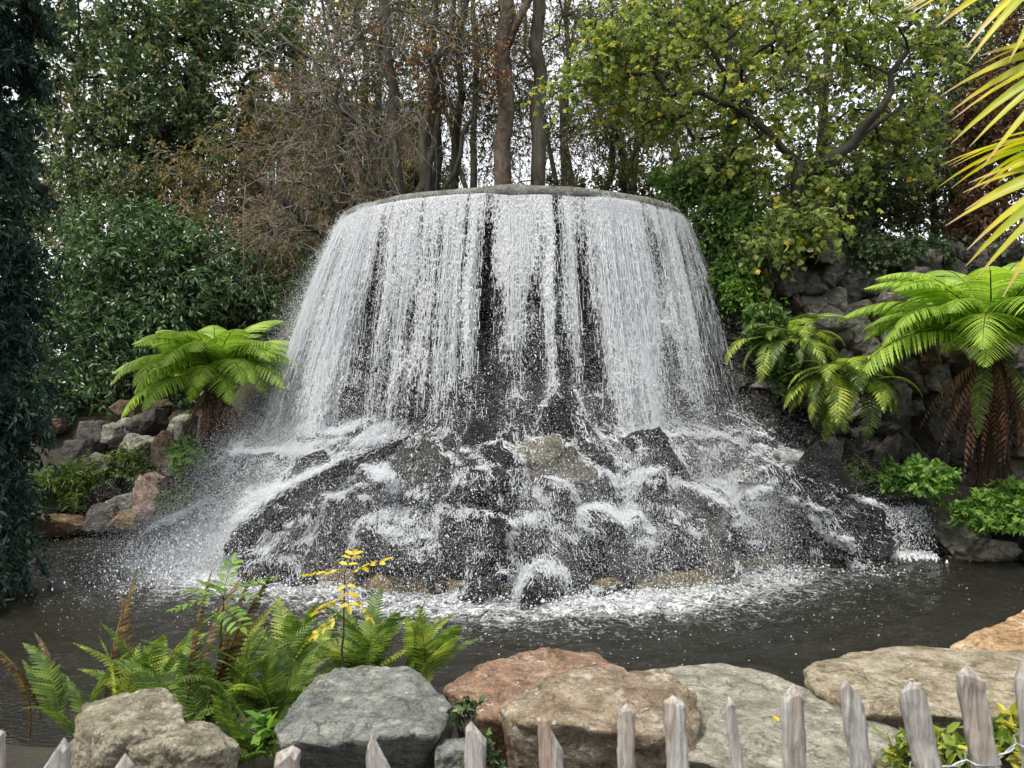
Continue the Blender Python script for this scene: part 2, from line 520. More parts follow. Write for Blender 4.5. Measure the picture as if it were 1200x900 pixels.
# ================================================================== cascade rock
CX, CY = 0.05, 12.0
MAT_WET = rock_mat('wet_black_rock', [(0.006, 0.006, 0.006), (0.018, 0.018, 0.018), (0.075, 0.073, 0.068)], (0.95, 0.22), 1.6, 0.07, wet=True, vary=0.4)
MAT_WETGREY = rock_mat('wet_grey_schist', [(0.025, 0.025, 0.024), (0.065, 0.063, 0.057), (0.17, 0.16, 0.138)], (0.9, 0.3), 1.6, 0.04, wet=True, strata=0.35, vary=0.3)
MAT_WETTAN = rock_mat('wet_tan_schist', [(0.06, 0.055, 0.045), (0.15, 0.14, 0.11), (0.27, 0.25, 0.19)], (0.35, 0.7), 1.4, 0.04, wet=True, strata=0.35)
PROF = np.array([(4.66, 2.56, 2.24), (4.60, 2.60, 2.28), (4.35, 2.56, 2.24), (3.7, 2.58, 2.26), (3.05, 2.66, 2.34), (2.85, 2.80, 2.46), (2.3, 2.90, 2.56), (1.75, 3.04, 2.70),
                 (1.50, 3.42, 3.02), (1.15, 3.72, 3.34), (0.85, 3.90, 3.58), (0.45, 3.98, 3.78), (0.12, 4.02, 3.92), (-0.6, 4.1, 4.0)])
def prof(z):
    zz = PROF[::-1, 0]
    return np.interp(z, zz, PROF[::-1, 1]), np.interp(z, zz, PROF[::-1, 2])
phi = np.radians(np.linspace(-125, 125, 340))
zs = np.concatenate((np.linspace(4.66, 4.2, 10), np.linspace(4.15, -0.6, 150)))
PH, ZZ = np.meshgrid(phi, zs)
RX, RY = prof(ZZ)
base = np.stack((CX + RX * np.sin(PH), CY - RY * np.cos(PH), ZZ), -1).reshape(-1, 3)
nr = np.stack((np.sin(PH), -np.cos(PH), 0 * PH), -1).reshape(-1, 3)
amp = smooth(4.55, 4.1, base[:, 2]) * (0.85 + 0.5 * smooth(2.0, 1.0, base[:, 2]))
# blocky relief: cells of rock standing at different depths
cell = np.floor(np.stack((PH.ravel() * 3.2 * 1.6 + 0.4 * fbm(base * 1.2, 2, 4), base[:, 2] * 1.9 + 0.5 * fbm(base * 0.9, 2, 8), 0 * base[:, 0]), 1))
blk = _hash(cell[:, 0].astype(int), cell[:, 1].astype(int), cell[:, 2].astype(int), 5)
rel = 0.13 * blk + 0.17 * fbm(base * 1.5, 5, 11) + 0.12 * np.abs(fbm(base * 3.3, 3, 12)) + 0.05 * fbm(base * 9, 3, 14)
core_v = base + nr * (amp * rel)[:, None]
core_v[:, 2] += amp * 0.07 * fbm(base * 2.1, 4, 21)
nph, nz = len(phi), len(zs)
i = np.arange(nz - 1)[:, None] * nph + np.arange(nph - 1)[None]
core_q = np.stack((i, i + nph, i + nph + 1, i + 1), -1).reshape(-1, 4)
CASC = thing('cascade_rock', 'tall rounded mound of wet black rock behind the main waterfall', 'rock mound', (CX, CY, 0))
g = Geo(); g.add(core_v, [core_q])
g.build('rock_face', MAT_WET, CASC, None); CASC.children[0].data.transform(Matrix.Translation((-CX, -CY, 0)))
# flat slab on top with a thin stone lip that the water runs over
g = Geo()
ph = np.radians(np.linspace(-180, 180, 181))[:-1]
def ring(rx, ry, z): return np.stack((rx * np.sin(ph), -ry * np.cos(ph), np.full_like(ph, z)), 1)
rn = 0.03 * fbm(np.stack((np.cos(ph) * 3, np.sin(ph) * 3, 0 * ph), 1), 3, 2)
rings = [ring(2.53, 2.21, 4.52), ring(2.65, 2.33, 4.56), ring(2.67, 2.35, 4.64), ring(2.61, 2.29, 4.705), ring(2.42, 2.10, 4.72), ring(2.2, 1.9, 4.60), ring(0.2, 0.2, 4.58)]
rz_ = 0.022 * fbm(np.stack((np.cos(ph) * 9, np.sin(ph) * 9, 0 * ph + 4), 1), 4, 3)
for k_, r_ in enumerate(rings[:6]): r_[:, :2] *= (1 + rn + 0.25 * rz_)[:, None]; r_[:, 2] += 0.6 * rn + (rz_ if k_ > 1 else 0)
V = np.concatenate(rings); m_ = len(ph)
i = np.arange(len(rings) - 1)[:, None] * m_; j = np.arange(m_)[None]; j2 = (j + 1) % m_
g.add(V, [np.stack((i + j, i + j2, i + m_ + j2, i + m_ + j), -1).reshape(-1, 4)])
MAT_LIP = rock_mat('weathered_lip_stone', [(0.05, 0.05, 0.05), (0.13, 0.13, 0.12), (0.24, 0.23, 0.21)], (0.4, 0.8), 2.0, 0.02, moss=0.5)
g.build('lip', MAT_LIP, CASC)
# ochre base course at the waterline
g = Geo()
ph2 = np.radians(np.linspace(-75, 75, 260)); rr_ = []
for (dr, z) in ((0.05, 0.16), (0.13, 0.15), (0.16, 0.10), (0.17, -0.05), (0.17, -0.4)):
    rx, ry = prof(0.1)
    nz_ = 0.10 * fbm(np.stack((np.sin(ph2) * 9, np.cos(ph2) * 9, np.full_like(ph2, z)), 1), 4, 6)
    rr_.append(np.stack(((rx + dr + nz_) * np.sin(ph2), -(ry + dr + nz_) * np.cos(ph2), np.full_like(ph2, z) + 0.3 * nz_), 1))
m_ = len(ph2); i = np.arange(4)[:, None] * m_ + np.arange(m_ - 1)[None]
g.add(np.concatenate(rr_), [np.stack((i, i + m_, i + m_ + 1, i + 1), -1).reshape(-1, 4)])
MAT_OCHRE = rock_mat('ochre_base_stone', [(0.06, 0.05, 0.03), (0.17, 0.13, 0.07), (0.32, 0.26, 0.15)], (0.45, 0.8), 2.5, 0.03)
g.build('base_course', MAT_OCHRE, CASC)

core_bvh = BVHTree.FromPolygons([tuple(v) for v in core_v], [tuple(q) for q in core_q.tolist()])
def on_cascade(px, py):
    d = P(px, py, 1.0) - np.array((0, 0, CAMZ)); d = d / np.linalg.norm(d)
    h = core_bvh.ray_cast(Vector((0, 0, CAMZ)), Vector(d))
    if h[0] is None: return None
    return np.array(h[0])
def near_cascade(px, py):
    for k in range(60):
        h = on_cascade(px + (k * 3 if px < 600 else -k * 3), py)
        if h is not None:
            return P(px, py, h[1])

# ---- boulders on the cascade: px, py, width px, height px, depth factor, tilt, material, seed, proud, label
CB = [
 (656, 494, 40, 62, 1.0, 0.05, 'k', 3, .75, 'black upright block of rock standing alone in the middle of the waterfall'),
 (490, 558, 52, 74, 1.0, 0.50, 'g', 4, .8, 'pointed pale-grey slab standing upright in the waterfall beside a black rock'),
 (518, 548, 36, 50, 1.0, -0.1, 'k', 5, .5, 'black rock tucked against the right side of the pointed pale-grey slab'),
 (640, 550, 62, 58, 0.9, 0.75, 't', 6, .7, 'tan-grey leaning slab right below the black upright block in the falls'),
 (765, 545, 48, 66, 1.0, -0.35, 'k', 7, .8, 'black rock with a blunt top leaning left above the dark wet column'),
 (762, 592, 44, 66, 1.0, 0.0, 'k', 8, .5, 'tall black wet stone under the blunt leaning black rock'),
 (792, 538, 46, 44, 1.0, 0.15, 'g', 9, .45, 'grey block behind and right of the blunt leaning black rock'),
 (863, 520, 48, 46, 1.0, 0.1, 'k', 10, .7, 'rounded dark boulder at the right edge of the falling curtain'),
 (560, 536, 60, 30, 1.0, 0.1, 'g', 11, .4, 'small flat grey rock half under the spray between the two pale slabs'),
 (440, 572, 96, 50, 1.0, -0.35, 'k', 12, .5, 'dark sloping rock left of the pointed pale-grey slab'),
 (365, 600, 106, 56, 1.0, -0.25, 'k', 13, .8, 'long black boulder with water pouring over its rounded top'),
 (288, 600, 80, 54, 1.0, -0.25, 'k', 14, .8, 'dark angular boulder at the far left end of the cascade'),
 (262, 636, 40, 46, 1.0, 0.1, 'g', 15, .8, 'small grey rock at the left foot of the cascade in the white water'),
 (330, 560, 76, 44, 1.0, -0.3, 'k', 16, .4, 'veiled rock at the upper left of the cascade under thin spray'),
 (405, 632, 100, 56, 1.0, -0.3, 'k', 17, .4, 'broad dark slope of rock laced with thin white threads'),
 (345, 668, 80, 50, 0.9, 0.0, 'k', 18, .7, 'black undercut rock just above the ochre ledge behind the green seedling'),
 (470, 640, 84, 78, 1.0, 0.05, 'k', 19, .5, 'big dark rock face low in the cascade above the left ochre ledge'),
 (530, 600, 80, 60, 0.9, 0.05, 'g', 20, .4, 'wet grey block below the black rock and pointed slab'),
 (592, 590, 76, 56, 1.0, 0.0, 'k', 21, .35, 'dark bulging rock left below the tan-grey leaning slab'),
 (560, 652, 70, 80, 0.9, 0.0, 'k', 22, .45, 'dark cleft rock low in the middle left of the cascade'),
 (690, 580, 58, 50, 1.0, 0.1, 'g', 23, .4, 'grey rock in the white water between tan slab and black column'),
 (640, 648, 80, 84, 0.9, 0.0, 'k', 24, .45, 'dark rock at the cascade foot left of the widest white stream'),
 (724, 650, 66, 70, 0.9, 0.0, 'k', 25, .3, 'dark rock hidden in the lacy white stream right of the middle'),
 (812, 612, 76, 60, 1.0, 0.2, 'g', 26, .55, 'layered grey schist boulder right of the black wet column'),
 (795, 640, 56, 58, 0.9, 0.0, 'k', 27, .5, 'black rounded rock low under the layered grey schist boulder'),
 (838, 640, 50, 60, 0.9, -0.1, 'k', 28, .5, 'black rock beside the ochre waterline stone on the right'),
 (832, 674, 46, 34, 0.9, 0.0, 't', 29, .7, 'ochre stone at the waterline under the black rocks on the right'),
 (888, 570, 60, 44, 1.0, 0.45, 'k', 30, .4, 'dark slab under the top of the right-hand stream'),
 (930, 600, 70, 46, 1.0, 0.5, 'k', 31, .5, 'dark wet rock between the right-hand stream and the big grey-black boulder'),
 (948, 642, 40, 46, 1.0, 0.2, 'k', 33, .5, 'dark wedge of rock below the right-hand stream at the waterline'),
]
MATKEY = {'w': rock_mat('pale_cracked_slab', [(0.10, 0.10, 0.10), (0.24, 0.24, 0.235), (0.42, 0.42, 0.40)], (0.35, 0.7), 1.8, 0.04, strata=0.3), 'k': MAT_WET, 'g': MAT_WETGREY, 't': MAT_WETTAN}
rock_soup_v, rock_soup_f, soup_n = [core_v], [tuple(q) for q in core_q.tolist()], len(core_v)
def to_soup(V, Fc):
    global soup_n
    rock_soup_v.append(V); rock_soup_f.extend([tuple(f) for f in (Fc + soup_n).tolist()]); soup_n += len(V)
def place_rock(name, V, Fc, mat, label, cat='rock', group=None, soup=False):
    lo, hi = V.min(0), V.max(0)
    loc = ((lo[0] + hi[0]) / 2, (lo[1] + hi[1]) / 2, lo[2])
    g = Geo(); g.add(V, [Fc])
    o = g.build(name, mat, None, loc)
    if soup: to_soup(V, Fc)
    return tag(o, label, cat, group)
for (px, py, wpx, hpx, dk, tilt, mk, seed, proud, label) in CB:
    h = near_cascade(px, py)
    k = h[1] / F
    sz = np.array((wpx * k / 2, 0.5 * (wpx + hpx) * k / 2 * dk, hpx * k / 2)) * 1.24
    V, Fc = random_rock(seed * 7 + 1, sz, 5, 60, 0.085, 9, 0.36, 0.015 if mk != 'k' else 0.006)
    V = rot(V, 0, tilt, 0)
    out = unit(np.array((h[0] - CX, (h[1] - CY), 0)))
    V = V + h + out * sz[1] * (proud - 0.62) * 1.5
    place_rock('boulder', V, Fc, MATKEY[mk], label, 'boulder', 'boulders on the cascade', True)
# ledge stones behind the curtain, where the falling water breaks
for q, (px, py, wpx, hpx, label) in enumerate([
  (592, 388, 78, 46, 'ledge of black rock behind the curtain where white water breaks in the middle'),
  (742, 392, 90, 50, 'ledge of black rock behind the curtain with pale mist below the right side'),
  (494, 384, 66, 44, 'ledge of dark rock behind the curtain left of the middle'),
  (688, 430, 60, 60, 'greenish dark rock behind the curtain above the black upright block'),
  (560, 462, 70, 60, 'dark rock deep behind the spray left of the black upright block'),
  (425, 470, 80, 60, 'dark rock behind the thick white left side of the curtain'),
  (792, 468, 70, 60, 'dark rock behind the thin right side of the curtain')]):
    h = on_cascade(px, py); k = h[1] / F
    sz = np.array((wpx * k / 2, 0.26, hpx * k / 2))
    V, Fc = random_rock(300 + q, sz * 0.8, 5, 50, 0.09)
    place_rock('boulder', V + h + np.array((0, 0.20 if q != 2 else 0.34, 0)), Fc, MAT_WET, label, 'boulder', 'boulders on the cascade', True)
# rocks between the cascade and the small side fall
for q, (px, py, Yd, wpx, hpx, tilt, mk, label) in enumerate([
  (992, 628, 9.5, 80, 80, 0.1, 'k', 'big grey-black boulder with vertical cracks left of the small side fall'),
  (950, 549, 9.45, 70, 26, 0.30, 'w', 'pale cracked flat slab lying above the dark rocks right of the falls'),
  (958, 578, 9.75, 76, 34, 0.35, 'k', 'dark shelf of rock under the pale cracked flat slab'),
  (912, 548, 10.2, 70, 40, 0.3, 'k', 'dark wet rock under the hanging ferns beside the curtain'),
  (1052, 618, 10.35, 74, 60, 0.0, 'k', 'dark rock face behind the small side fall'),
  (1022, 640, 9.6, 30, 30, 0.0, 't', 'small tan boulder at the waterline left of the small side fall'),
  (1106, 618, 10.15, 62, 30, 0.1, 't', 'brown mossy rock just right of the small side fall'),
  (1166, 644, 9.7, 60, 24, 0.05, 't', 'pale squared stone at the water edge below the tree fern'),
  (1108, 642, 9.9, 40, 18, 0.1, 'k', 'dark low stone at the water edge under the brown mossy rock'),
  (1130, 640, 9.85, 26, 22, 0.2, 'g', 'grey wedge stone between the dark low stone and the pale squared stone'),
  (1215, 640, 9.6, 60, 34, 0.0, 'k', 'dark stone at the right end of the water edge')]):
    c = P(px, py, Yd); k = Yd / F
    sz = np.array((wpx * k / 2, max(wpx, hpx) * k / 2 * 0.8, hpx * k / 2)) * 1.1
    V, Fc = random_rock(400 + q, sz, 5, 60, 0.095, 9, 0.36, 0.02 if mk == 'g' else 0.006)
    V = rot(V, 0, tilt, 0) + c
    place_rock('boulder', V, Fc, MATKEY[mk], label, 'boulder', None, True)
# small broken stones filling the gaps of the cascade
rf = np.random.default_rng(44)
fill = 0
tmp_bvh = BVHTree.FromPolygons([tuple(v) for v in np.concatenate(rock_soup_v).tolist()], rock_soup_f)
def on_rocks(px, py):
    d = unit(P(px, py, 1.0) - np.array((0, 0, CAMZ)))
    h = tmp_bvh.ray_cast(Vector((0, 0, CAMZ)), Vector(d))
    return np.array(h[0]) if h[0] is not None and h[0].y < 11 else None
while fill < 16:
    px, py = rf.uniform(870, 1030), rf.uniform(548, 655)
    h = on_rocks(px, py)
    if h is None: continue
    k = h[1] / F
    sz = np.array((rf.uniform(14, 30), rf.uniform(14, 26), rf.uniform(10, 24))) * k
    V, Fc = random_rock(1000 + fill, sz, 4, 60, 0.10, 9, 0.42, 0.01)
    V = rot(V, rf.normal(0, 0.4), rf.normal(0.2, 0.4), 0) + h + np.array((0, 0.3 * sz[1], 0))
    place_rock('boulder', V, Fc, MATKEY[rf.choice(['k', 'k', 'g'])], 'small dark stone among the wet rocks beside the small side fall', 'stone', 'small stones beside the side fall', True)
    fill += 1
fill = 0
while fill < 34:
    px, py = rf.uniform(235, 960), rf.uniform(525, 690)
    h = on_cascade(px, py)
    if h is None or h[2] > 1.6 or h[2] < 0.05: continue
    k = h[1] / F
    sz = np.array((rf.uniform(14, 36), rf.uniform(16, 30), rf.uniform(14, 34))) * k
    V, Fc = random_rock(900 + fill, sz, 4, 60, 0.09, 9, 0.4)
    V = rot(V, rf.normal(0, 0.4), rf.normal(0, 0.5), 0) + h + unit(np.array((h[0] - CX, h[1] - CY, 0))) * sz[1] * 0.35
    place_rock('boulder', V, Fc, MATKEY[rf.choice(['k', 'k', 'k', 'g'])], 'small broken wet stone jammed between the boulders of the cascade', 'stone', 'small stones jammed in the cascade', True)
    fill += 1
soup = np.concatenate(rock_soup_v)
ROCK_BVH = BVHTree.FromPolygons([tuple(v) for v in soup.tolist()], rock_soup_f)
# ================================================================== falling water
rng = np.random.default_rng(11)
def simulate(p, v, steps, dt, seed, rest=0.22, fric=0.55, push=None):
    """Lets drops fall from p with velocity v over the rocks; returns their paths and whether they touch rock."""
    r = np.random.default_rng(seed)
    n = len(p); T = np.zeros((steps, n, 3)); C = np.zeros((steps, n), bool)
    live = np.ones(n, bool)
    for s in range(steps):
        v[:, 2] -= 9.8 * dt * live
        if push is not None: v += push * (dt * (live & ~C.any(0)))[:, None]      # the sheet spreads as it breaks up
        p = p + v * dt * live[:, None]
        for i in np.nonzero(live)[0]:
            loc, nr_, idx, dist = ROCK_BVH.find_nearest(Vector(p[i]), 0.35)
            if loc is None: continue
            d = p[i] - np.array(loc); nn = np.array(nr_)
            sdist = d @ nn
            if nn @ np.array((p[i][0] - CX, p[i][1] - CY, 0.35)) < -0.25: nn = -nn; sdist = -sdist
            if sdist < 0.02:
                C[s, i] = True
                p[i] = np.array(loc) + nn * 0.018
                vn = v[i] @ nn
                if vn < 0:
                    vt = v[i] - vn * nn
                    hit = min(1.0, -vn / 3.0)
                    v[i] = vt * (1 - fric * (0.12 + 0.5 * hit)) - nn * vn * rest * r.uniform(0.2, 1.3) + r.normal(0, 0.42 * hit + 0.12, 3)
                sp = np.linalg.norm(v[i])
                if sp > 2.0: v[i] *= 2.0 / sp
        T[s], live = p, live & (p[:, 2] > WATER_Z)
    return T, C

def column_sum(ph):
    a = np.stack((ph * 7.0, 0 * ph, 0 * ph), 1)
    return 1.0 * vnoise(a, 31) + 0.9 * vnoise(a * 3.1, 32) + 0.7 * vnoise(a * 8.3, 33)
def column_density(ph):
    a = np.stack((ph * 7.0, 0 * ph, 0 * ph), 1)
    return np.clip(0.45 + 1.0 * vnoise(a, 31) + 0.9 * vnoise(a * 3.1, 32) + 0.7 * vnoise(a * 8.3, 33), 0.03, None)
def lip_points(n, r):
    ph = np.radians(r.uniform(-100, 92, n * 4))
    k = column_density(ph) * (1 + 0.5 * smooth(-0.15, -0.6, ph))
    ph = ph[r.random(n * 4) < k / k.max()][:n]
    rx, ry = 2.645, 2.325
    p = np.stack((CX + rx * np.sin(ph), CY - ry * np.cos(ph), np.full_like(ph, 4.60)), 1)
    d = np.stack((np.sin(ph), -np.cos(ph), 0 * ph), 1)
    return ph, p, d
NT, DT, STEPS = 3600, 0.015, 140
ph, p0, d0 = lip_points(NT, rng)
sp = (0.50 + 0.42 * smooth(-0.35, -1.2, ph) + 0.18 * smooth(0.4, 1.3, ph)) * rng.uniform(0.75, 1.35, len(ph))
v0 = d0 * 0.35 * sp[:, None] + rng.normal(0, 0.05, p0.shape); v0[:, 2] = -0.15
TR, TC = simulate(p0.copy(), v0.copy(), STEPS, DT, 5, push=d0 * 2.25 * sp[:, None])
# water already spread over the apron: three broad streams and thin flow between them
NB = 2500
pbx = np.concatenate((rng.uniform(250, 470, 850), rng.uniform(610, 790, 650), rng.normal(855, 22, 420), rng.uniform(470, 620, 380), rng.uniform(255, 480, 500), rng.uniform(230, 930, NB - 1920)))
pby = np.concatenate((rng.uniform(450, 620, 850), rng.uniform(500, 620, 650), rng.uniform(500, 560, 420), rng.uniform(530, 640, 380), rng.uniform(440, 570, 500), rng.uniform(470, 640, NB - 1920)))
pb = []
for a_, b_ in zip(pbx, pby):
    d_ = unit(P(a_, b_, 1.0) - np.array((0, 0, CAMZ)))
    h_ = ROCK_BVH.ray_cast(Vector((0, 0, CAMZ)), Vector(d_))
    if h_[0] is not None and h_[0].z < 2.2: pb.append(np.array(h_[0]) + np.array(h_[1]) * 0.03)
pb = np.array(pb)
vb = rng.normal(0, 0.2, pb.shape) + unit(np.stack((pb[:, 0] - CX, pb[:, 1] - CY, 0 * pb[:, 0]), 1)) * 0.5
TB, CB_ = simulate(pb.copy(), vb, STEPS, DT, 6)
print('trails', TR.shape, 'contact', TC.mean(), 'landed', (TR[-1, :, 2] <= 0).mean())

def water_mat(name, trans=0.25, alpha=1.0):
    m, n, b, o = newmat(name)
    b.inputs['Base Color'].default_value = (0.90, 0.92, 0.94, 1)
    b.inputs['Roughness'].default_value = 0.28
    b.inputs['IOR'].default_value = 1.33
    tr = nd(n, 'BsdfTranslucent'); tr.inputs['Color'].default_value = (0.9, 0.93, 0.96, 1)
    ms = nd(n, 'MixShader'); ms.inputs[0].default_value = trans
    n.links.new(b.outputs[0], ms.inputs[1]); n.links.new(tr.outputs[0], ms.inputs[2])
    n.links.new(ms.outputs[0], o.inputs['Surface'])
    return m, n, b, ms, o
MAT_FOAMY = water_mat('aerated_white_water', 0.35)[0]

FALL = thing('waterfall', 'wide white curtain of water falling over the rounded rock mound', 'waterfall', (CX, CY - 2.4, 0))
FL = np.array(FALL.location)

def curtain_mat():
    m, n, b, ms, o = water_mat('lacy_water_curtain', 0.35)
    uv = nd(n, 'UVMap'); uv.uv_map = 'flow'
    sx = nd(n, 'SeparateXYZ'); n.links.new(uv.outputs[0], sx.inputs[0])
    u, v_ = sx.outputs[0], sx.outputs[1]
    oi = nd(n, 'ObjectInfo')
    def vec(ku, kv, off=0.0):
        c = nd(n, 'CombineXYZ'); n.links.new(mth(n, 'MULTIPLY', u, ku), c.inputs[0]); n.links.new(mth(n, 'MULTIPLY', v_, kv), c.inputs[1]); n.links.new(mth(n, 'ADD', mth(n, 'MULTIPLY', oi.outputs['Random'], 3.0 if off == 0 else 40.0), off), c.inputs[2])
        return c.outputs[0]
    ca = nd(n, 'Attribute'); ca.attribute_name = 'stream'; cols = ca.outputs['Fac']            # broad streams and the gaps between them
    thin = noise(n, vec(17, 0.40, 3.0), 1.0, 4, 0.65, 0.3)        # strings within a stream
    # web of threads that stretches out and breaks into drops lower down
    vo = nd(n, 'TexVoronoi'); vo.feature = 'DISTANCE_TO_EDGE'; vo.inputs['Scale'].default_value = 1.0
    dv = nd(n, 'VectorMath'); dv.operation = 'ADD'
    nn = nd(n, 'TexNoise'); nn.inputs['Scale'].default_value = 1.0; nn.inputs['Detail'].default_value = 3
    n.links.new(vec(24, 7), nn.inputs['Vector']); n.links.new(vec(28, 7, 1.0), dv.inputs[0]); n.links.new(nn.outputs['Color'], dv.inputs[1])
    n.links.new(dv.outputs[0], vo.inputs['Vector'])
    web = maprange(n, vo.outputs['Distance'], 0.02, 0.16, 1, 0)
    drops = noise(n, vec(56, 24), 1.0, 3, 0.7)
    # how much of the sheet is still water: full at the lip, torn below
    whole = maprange(n, v_, 0.0, 0.7, 1.0, 0.0)
    side_ = maprange(n, u, -0.9, -2.2, 0.0, 0.03)
    side_ = mth(n, 'ADD', side_, maprange(n, oi.outputs['Random'], 0, 1, 0, 0.0))
    keep = mth(n, 'ADD', mth(n, 'ADD', mth(n, 'MULTIPLY', cols, 1.7), -0.42), mth(n, 'ADD', mth(n, 'MULTIPLY', thin, 1.0), side_))
    keep = mth(n, 'ADD', keep, mth(n, 'MULTIPLY', web, 0.34))
    keep = mth(n, 'ADD', keep, mth(n, 'MULTIPLY', mth(n, 'SUBTRACT', drops, 0.5), 1.6))
    keep = mth(n, 'ADD', keep, mth(n, 'MULTIPLY', whole, 0.25))
    fade = maprange(n, v_, 0.8, 3.0, 0.0, 0.42)
    keep = mth(n, 'SUBTRACT', keep, fade)
    a = maprange(n, keep, 0.95, 1.06)
    soft = maprange(n, keep, 0.80, 1.0, 0.0, 0.25)
    a = mth(n, 'MAXIMUM', a, soft)
    tb = nd(n, 'BsdfTransparent'); m2 = nd(n, 'MixShader')
    n.links.new(a, m2.inputs[0]); n.links.new(tb.outputs[0], m2.inputs[1]); n.links.new(ms.outputs[0], m2.inputs[2])
    n.links.new(m2.outputs[0], o.inputs['Surface'])
    n.links.new(bump(n, keep, 0.9, 0.045), b.inputs['Normal'])
    return m
MAT_CURTAIN = curtain_mat()
def curtain(v_out, z_end, off, seed):
    nphi, nt_ = 620, 60
    phs = np.radians(np.linspace(-104, 95, nphi)); ts = np.linspace(0, math.sqrt(2 * (4.605 - z_end) / 9.8), nt_)
    PHI, TT = np.meshgrid(phs, ts)
    vo = v_out * (0.55 + 0.48 * smooth(-0.35, -1.2, PHI) + 0.2 * smooth(0.4, 1.3, PHI))
    z = 4.605 - 0.10 * TT - 4.9 * TT ** 2
    pts = np.stack((PHI * 2.5, z * 0.8, np.full_like(z, seed)), -1).reshape(-1, 3)
    wob = (0.08 * vnoise(pts * np.array((2.4, 0.7, 1)), seed) * smooth(0.05, 0.5, TT).ravel()).reshape(z.shape)
    rr = 1.10 * vo * (0.32 * TT + 1.02 * TT ** 2) + off + wob
    x = CX + (2.645 + rr) * np.sin(PHI); y = CY - (2.325 + rr) * np.cos(PHI)
    V = np.stack((x, y, z), -1)
    g = Geo(); i = np.arange(nt_ - 1)[:, None] * nphi + np.arange(nphi - 1)[None]
    q = np.stack((i, i + nphi, i + nphi + 1, i + 1), -1).reshape(-1, 4)
    g.add(V.reshape(-1, 3) - FL, [q])
    o = g.build('water_curtain', MAT_CURTAIN, FALL)
    uvl = o.data.uv_layers.new(name='flow')
    UV = np.stack((PHI * 2.6, 4.605 - z), -1).reshape(-1, 2)
    lv = np.zeros(len(o.data.loops), np.int32); o.data.loops.foreach_get('vertex_index', lv)
    uvl.data.foreach_set('uv', UV[lv].astype(np.float32).ravel())
    st_ = column_sum((PHI + 0.018 * fbm(np.stack((PHI * 6, z * 1.5, np.full_like(z, seed)), -1).reshape(-1, 3), 2, 40).reshape(z.shape) * smooth(0, 0.5, TT)).ravel())
    o.data.attributes.new('stream', 'FLOAT', 'POINT').data.foreach_set('value', (0.5 + 0.17 * st_ + 0.30 * fbm(np.stack((PHI * 15, z * 1.3, np.full_like(z, 5.0)), -1).reshape(-1, 3), 3, 44)).astype(np.float32))
    return o
FO = [curtain(0.85, 1.9, 0.00, 1), curtain(1.10, 1.6, 0.02, 2)]

# threads of water: short pieces along the simulated paths, thick where the water clings to rock
def threads(T, C, g, r, keep_free=0.6, rmin=0.002, rmax=0.006, nf=2, wide=0.020, reach=1.5, cling=0.5):
    steps, n, _ = T.shape
    hit = np.cumsum(C, 0) > 0
    for f in range(nf):
        off = r.normal(0, wide, (1, n, 3)) * np.array((1, 1, 0.3))
        kn = r.normal(0, wide * 0.38, (int(steps / 2.5) + 2, n, 3))
        ii = np.arange(steps) / 2.5; i0 = ii.astype(int); ff = (ii - i0)[:, None, None]; ff = ff * ff * (3 - 2 * ff)
        wob = kn[i0] * (1 - ff) + kn[i0 + 1] * ff
        grow = np.where(hit, 1.0, np.clip((4.65 - T[..., 2]) / 0.8, 0.25, 1))[..., None]
        q = T + (off + wob) * grow
        A, B = q[:-1].reshape(-1, 3), q[1:].reshape(-1, 3)
        con = (C[1:] & C[:-1]).reshape(-1); hh = hit[1:].reshape(-1)
        drop = 4.65 - B[:, 2]
        ok = (T[1:, :, 2] > 0.0).reshape(-1) & (np.linalg.norm(B - A, axis=1) > 1e-4)
        sl_ = r.random((int(steps / 7) + 2, n))[(np.arange(steps - 1) / 7).astype(int)].reshape(-1)
        pf = np.where(con, np.where(sl_ < cling, 0.9, 0.0), np.where(hh, 0.0, keep_free * np.clip(1.1 - drop / reach, 0, 1)))
        ok &= r.random(len(A)) < pf
        rad = np.repeat(r.uniform(rmin, rmax, (1, n)), steps, 0) * (0.6 + 0.8 * r.random((steps, n)))
        ra, rb = rad[:-1].reshape(-1)[ok], rad[1:].reshape(-1)[ok]
        prisms(g, A[ok], B[ok], ra, rb, 3)
OCT_V = np.array([(1, 0, 0), (-1, 0, 0), (0, 1, 0), (0, -1, 0), (0, 0, 1), (0, 0, -1)], float)
OCT_F = np.array([(0, 2, 4), (2, 1, 4), (1, 3, 4), (3, 0, 4), (2, 0, 5), (1, 2, 5), (3, 1, 5), (0, 3, 5)])
TET_V = np.array([(1, 1, 1), (-1, -1, 1), (-1, 1, -1), (1, -1, -1)], float) * 0.75
TET_F = np.array([(0, 2, 1), (0, 1, 3), (0, 3, 2), (1, 2, 3)])
def droplets(g, pos, rad, r):
    n = len(pos)
    V = TET_V[None] * rad[:, None, None] * r.uniform(0.7, 1.3, (n, 1, 3))
    g.add((pos[:, None] + V).reshape(-1, 3), [(np.arange(n)[:, None, None] * 4 + TET_F[None]).reshape(-1, 3)])
def drops(g, pos, rad, r, stretch=1.8):
    n = len(pos)
    V = OCT_V[None] * rad[:, None, None] * r.uniform(0.75, 1.25, (n, 1, 3))
    V[..., 2] *= stretch
    g.add((pos[:, None] + V).reshape(-1, 3), [(np.arange(n)[:, None, None] * 6 + OCT_F[None]).reshape(-1, 3)])
g = Geo()
threads(TR, TC, g, rng, 0.8, 0.0018, 0.0055, 2, 0.016, 2.9)
threads(TB, CB_, g, rng, 0.0, 0.0015, 0.0042, 6, 0.034, cling=0.72)
g.v = [v_ - FL.astype(np.float32) for v_ in g.v]
o = g.build('water_threads', MAT_FOAMY, FALL); tag(o, kind='stuff')
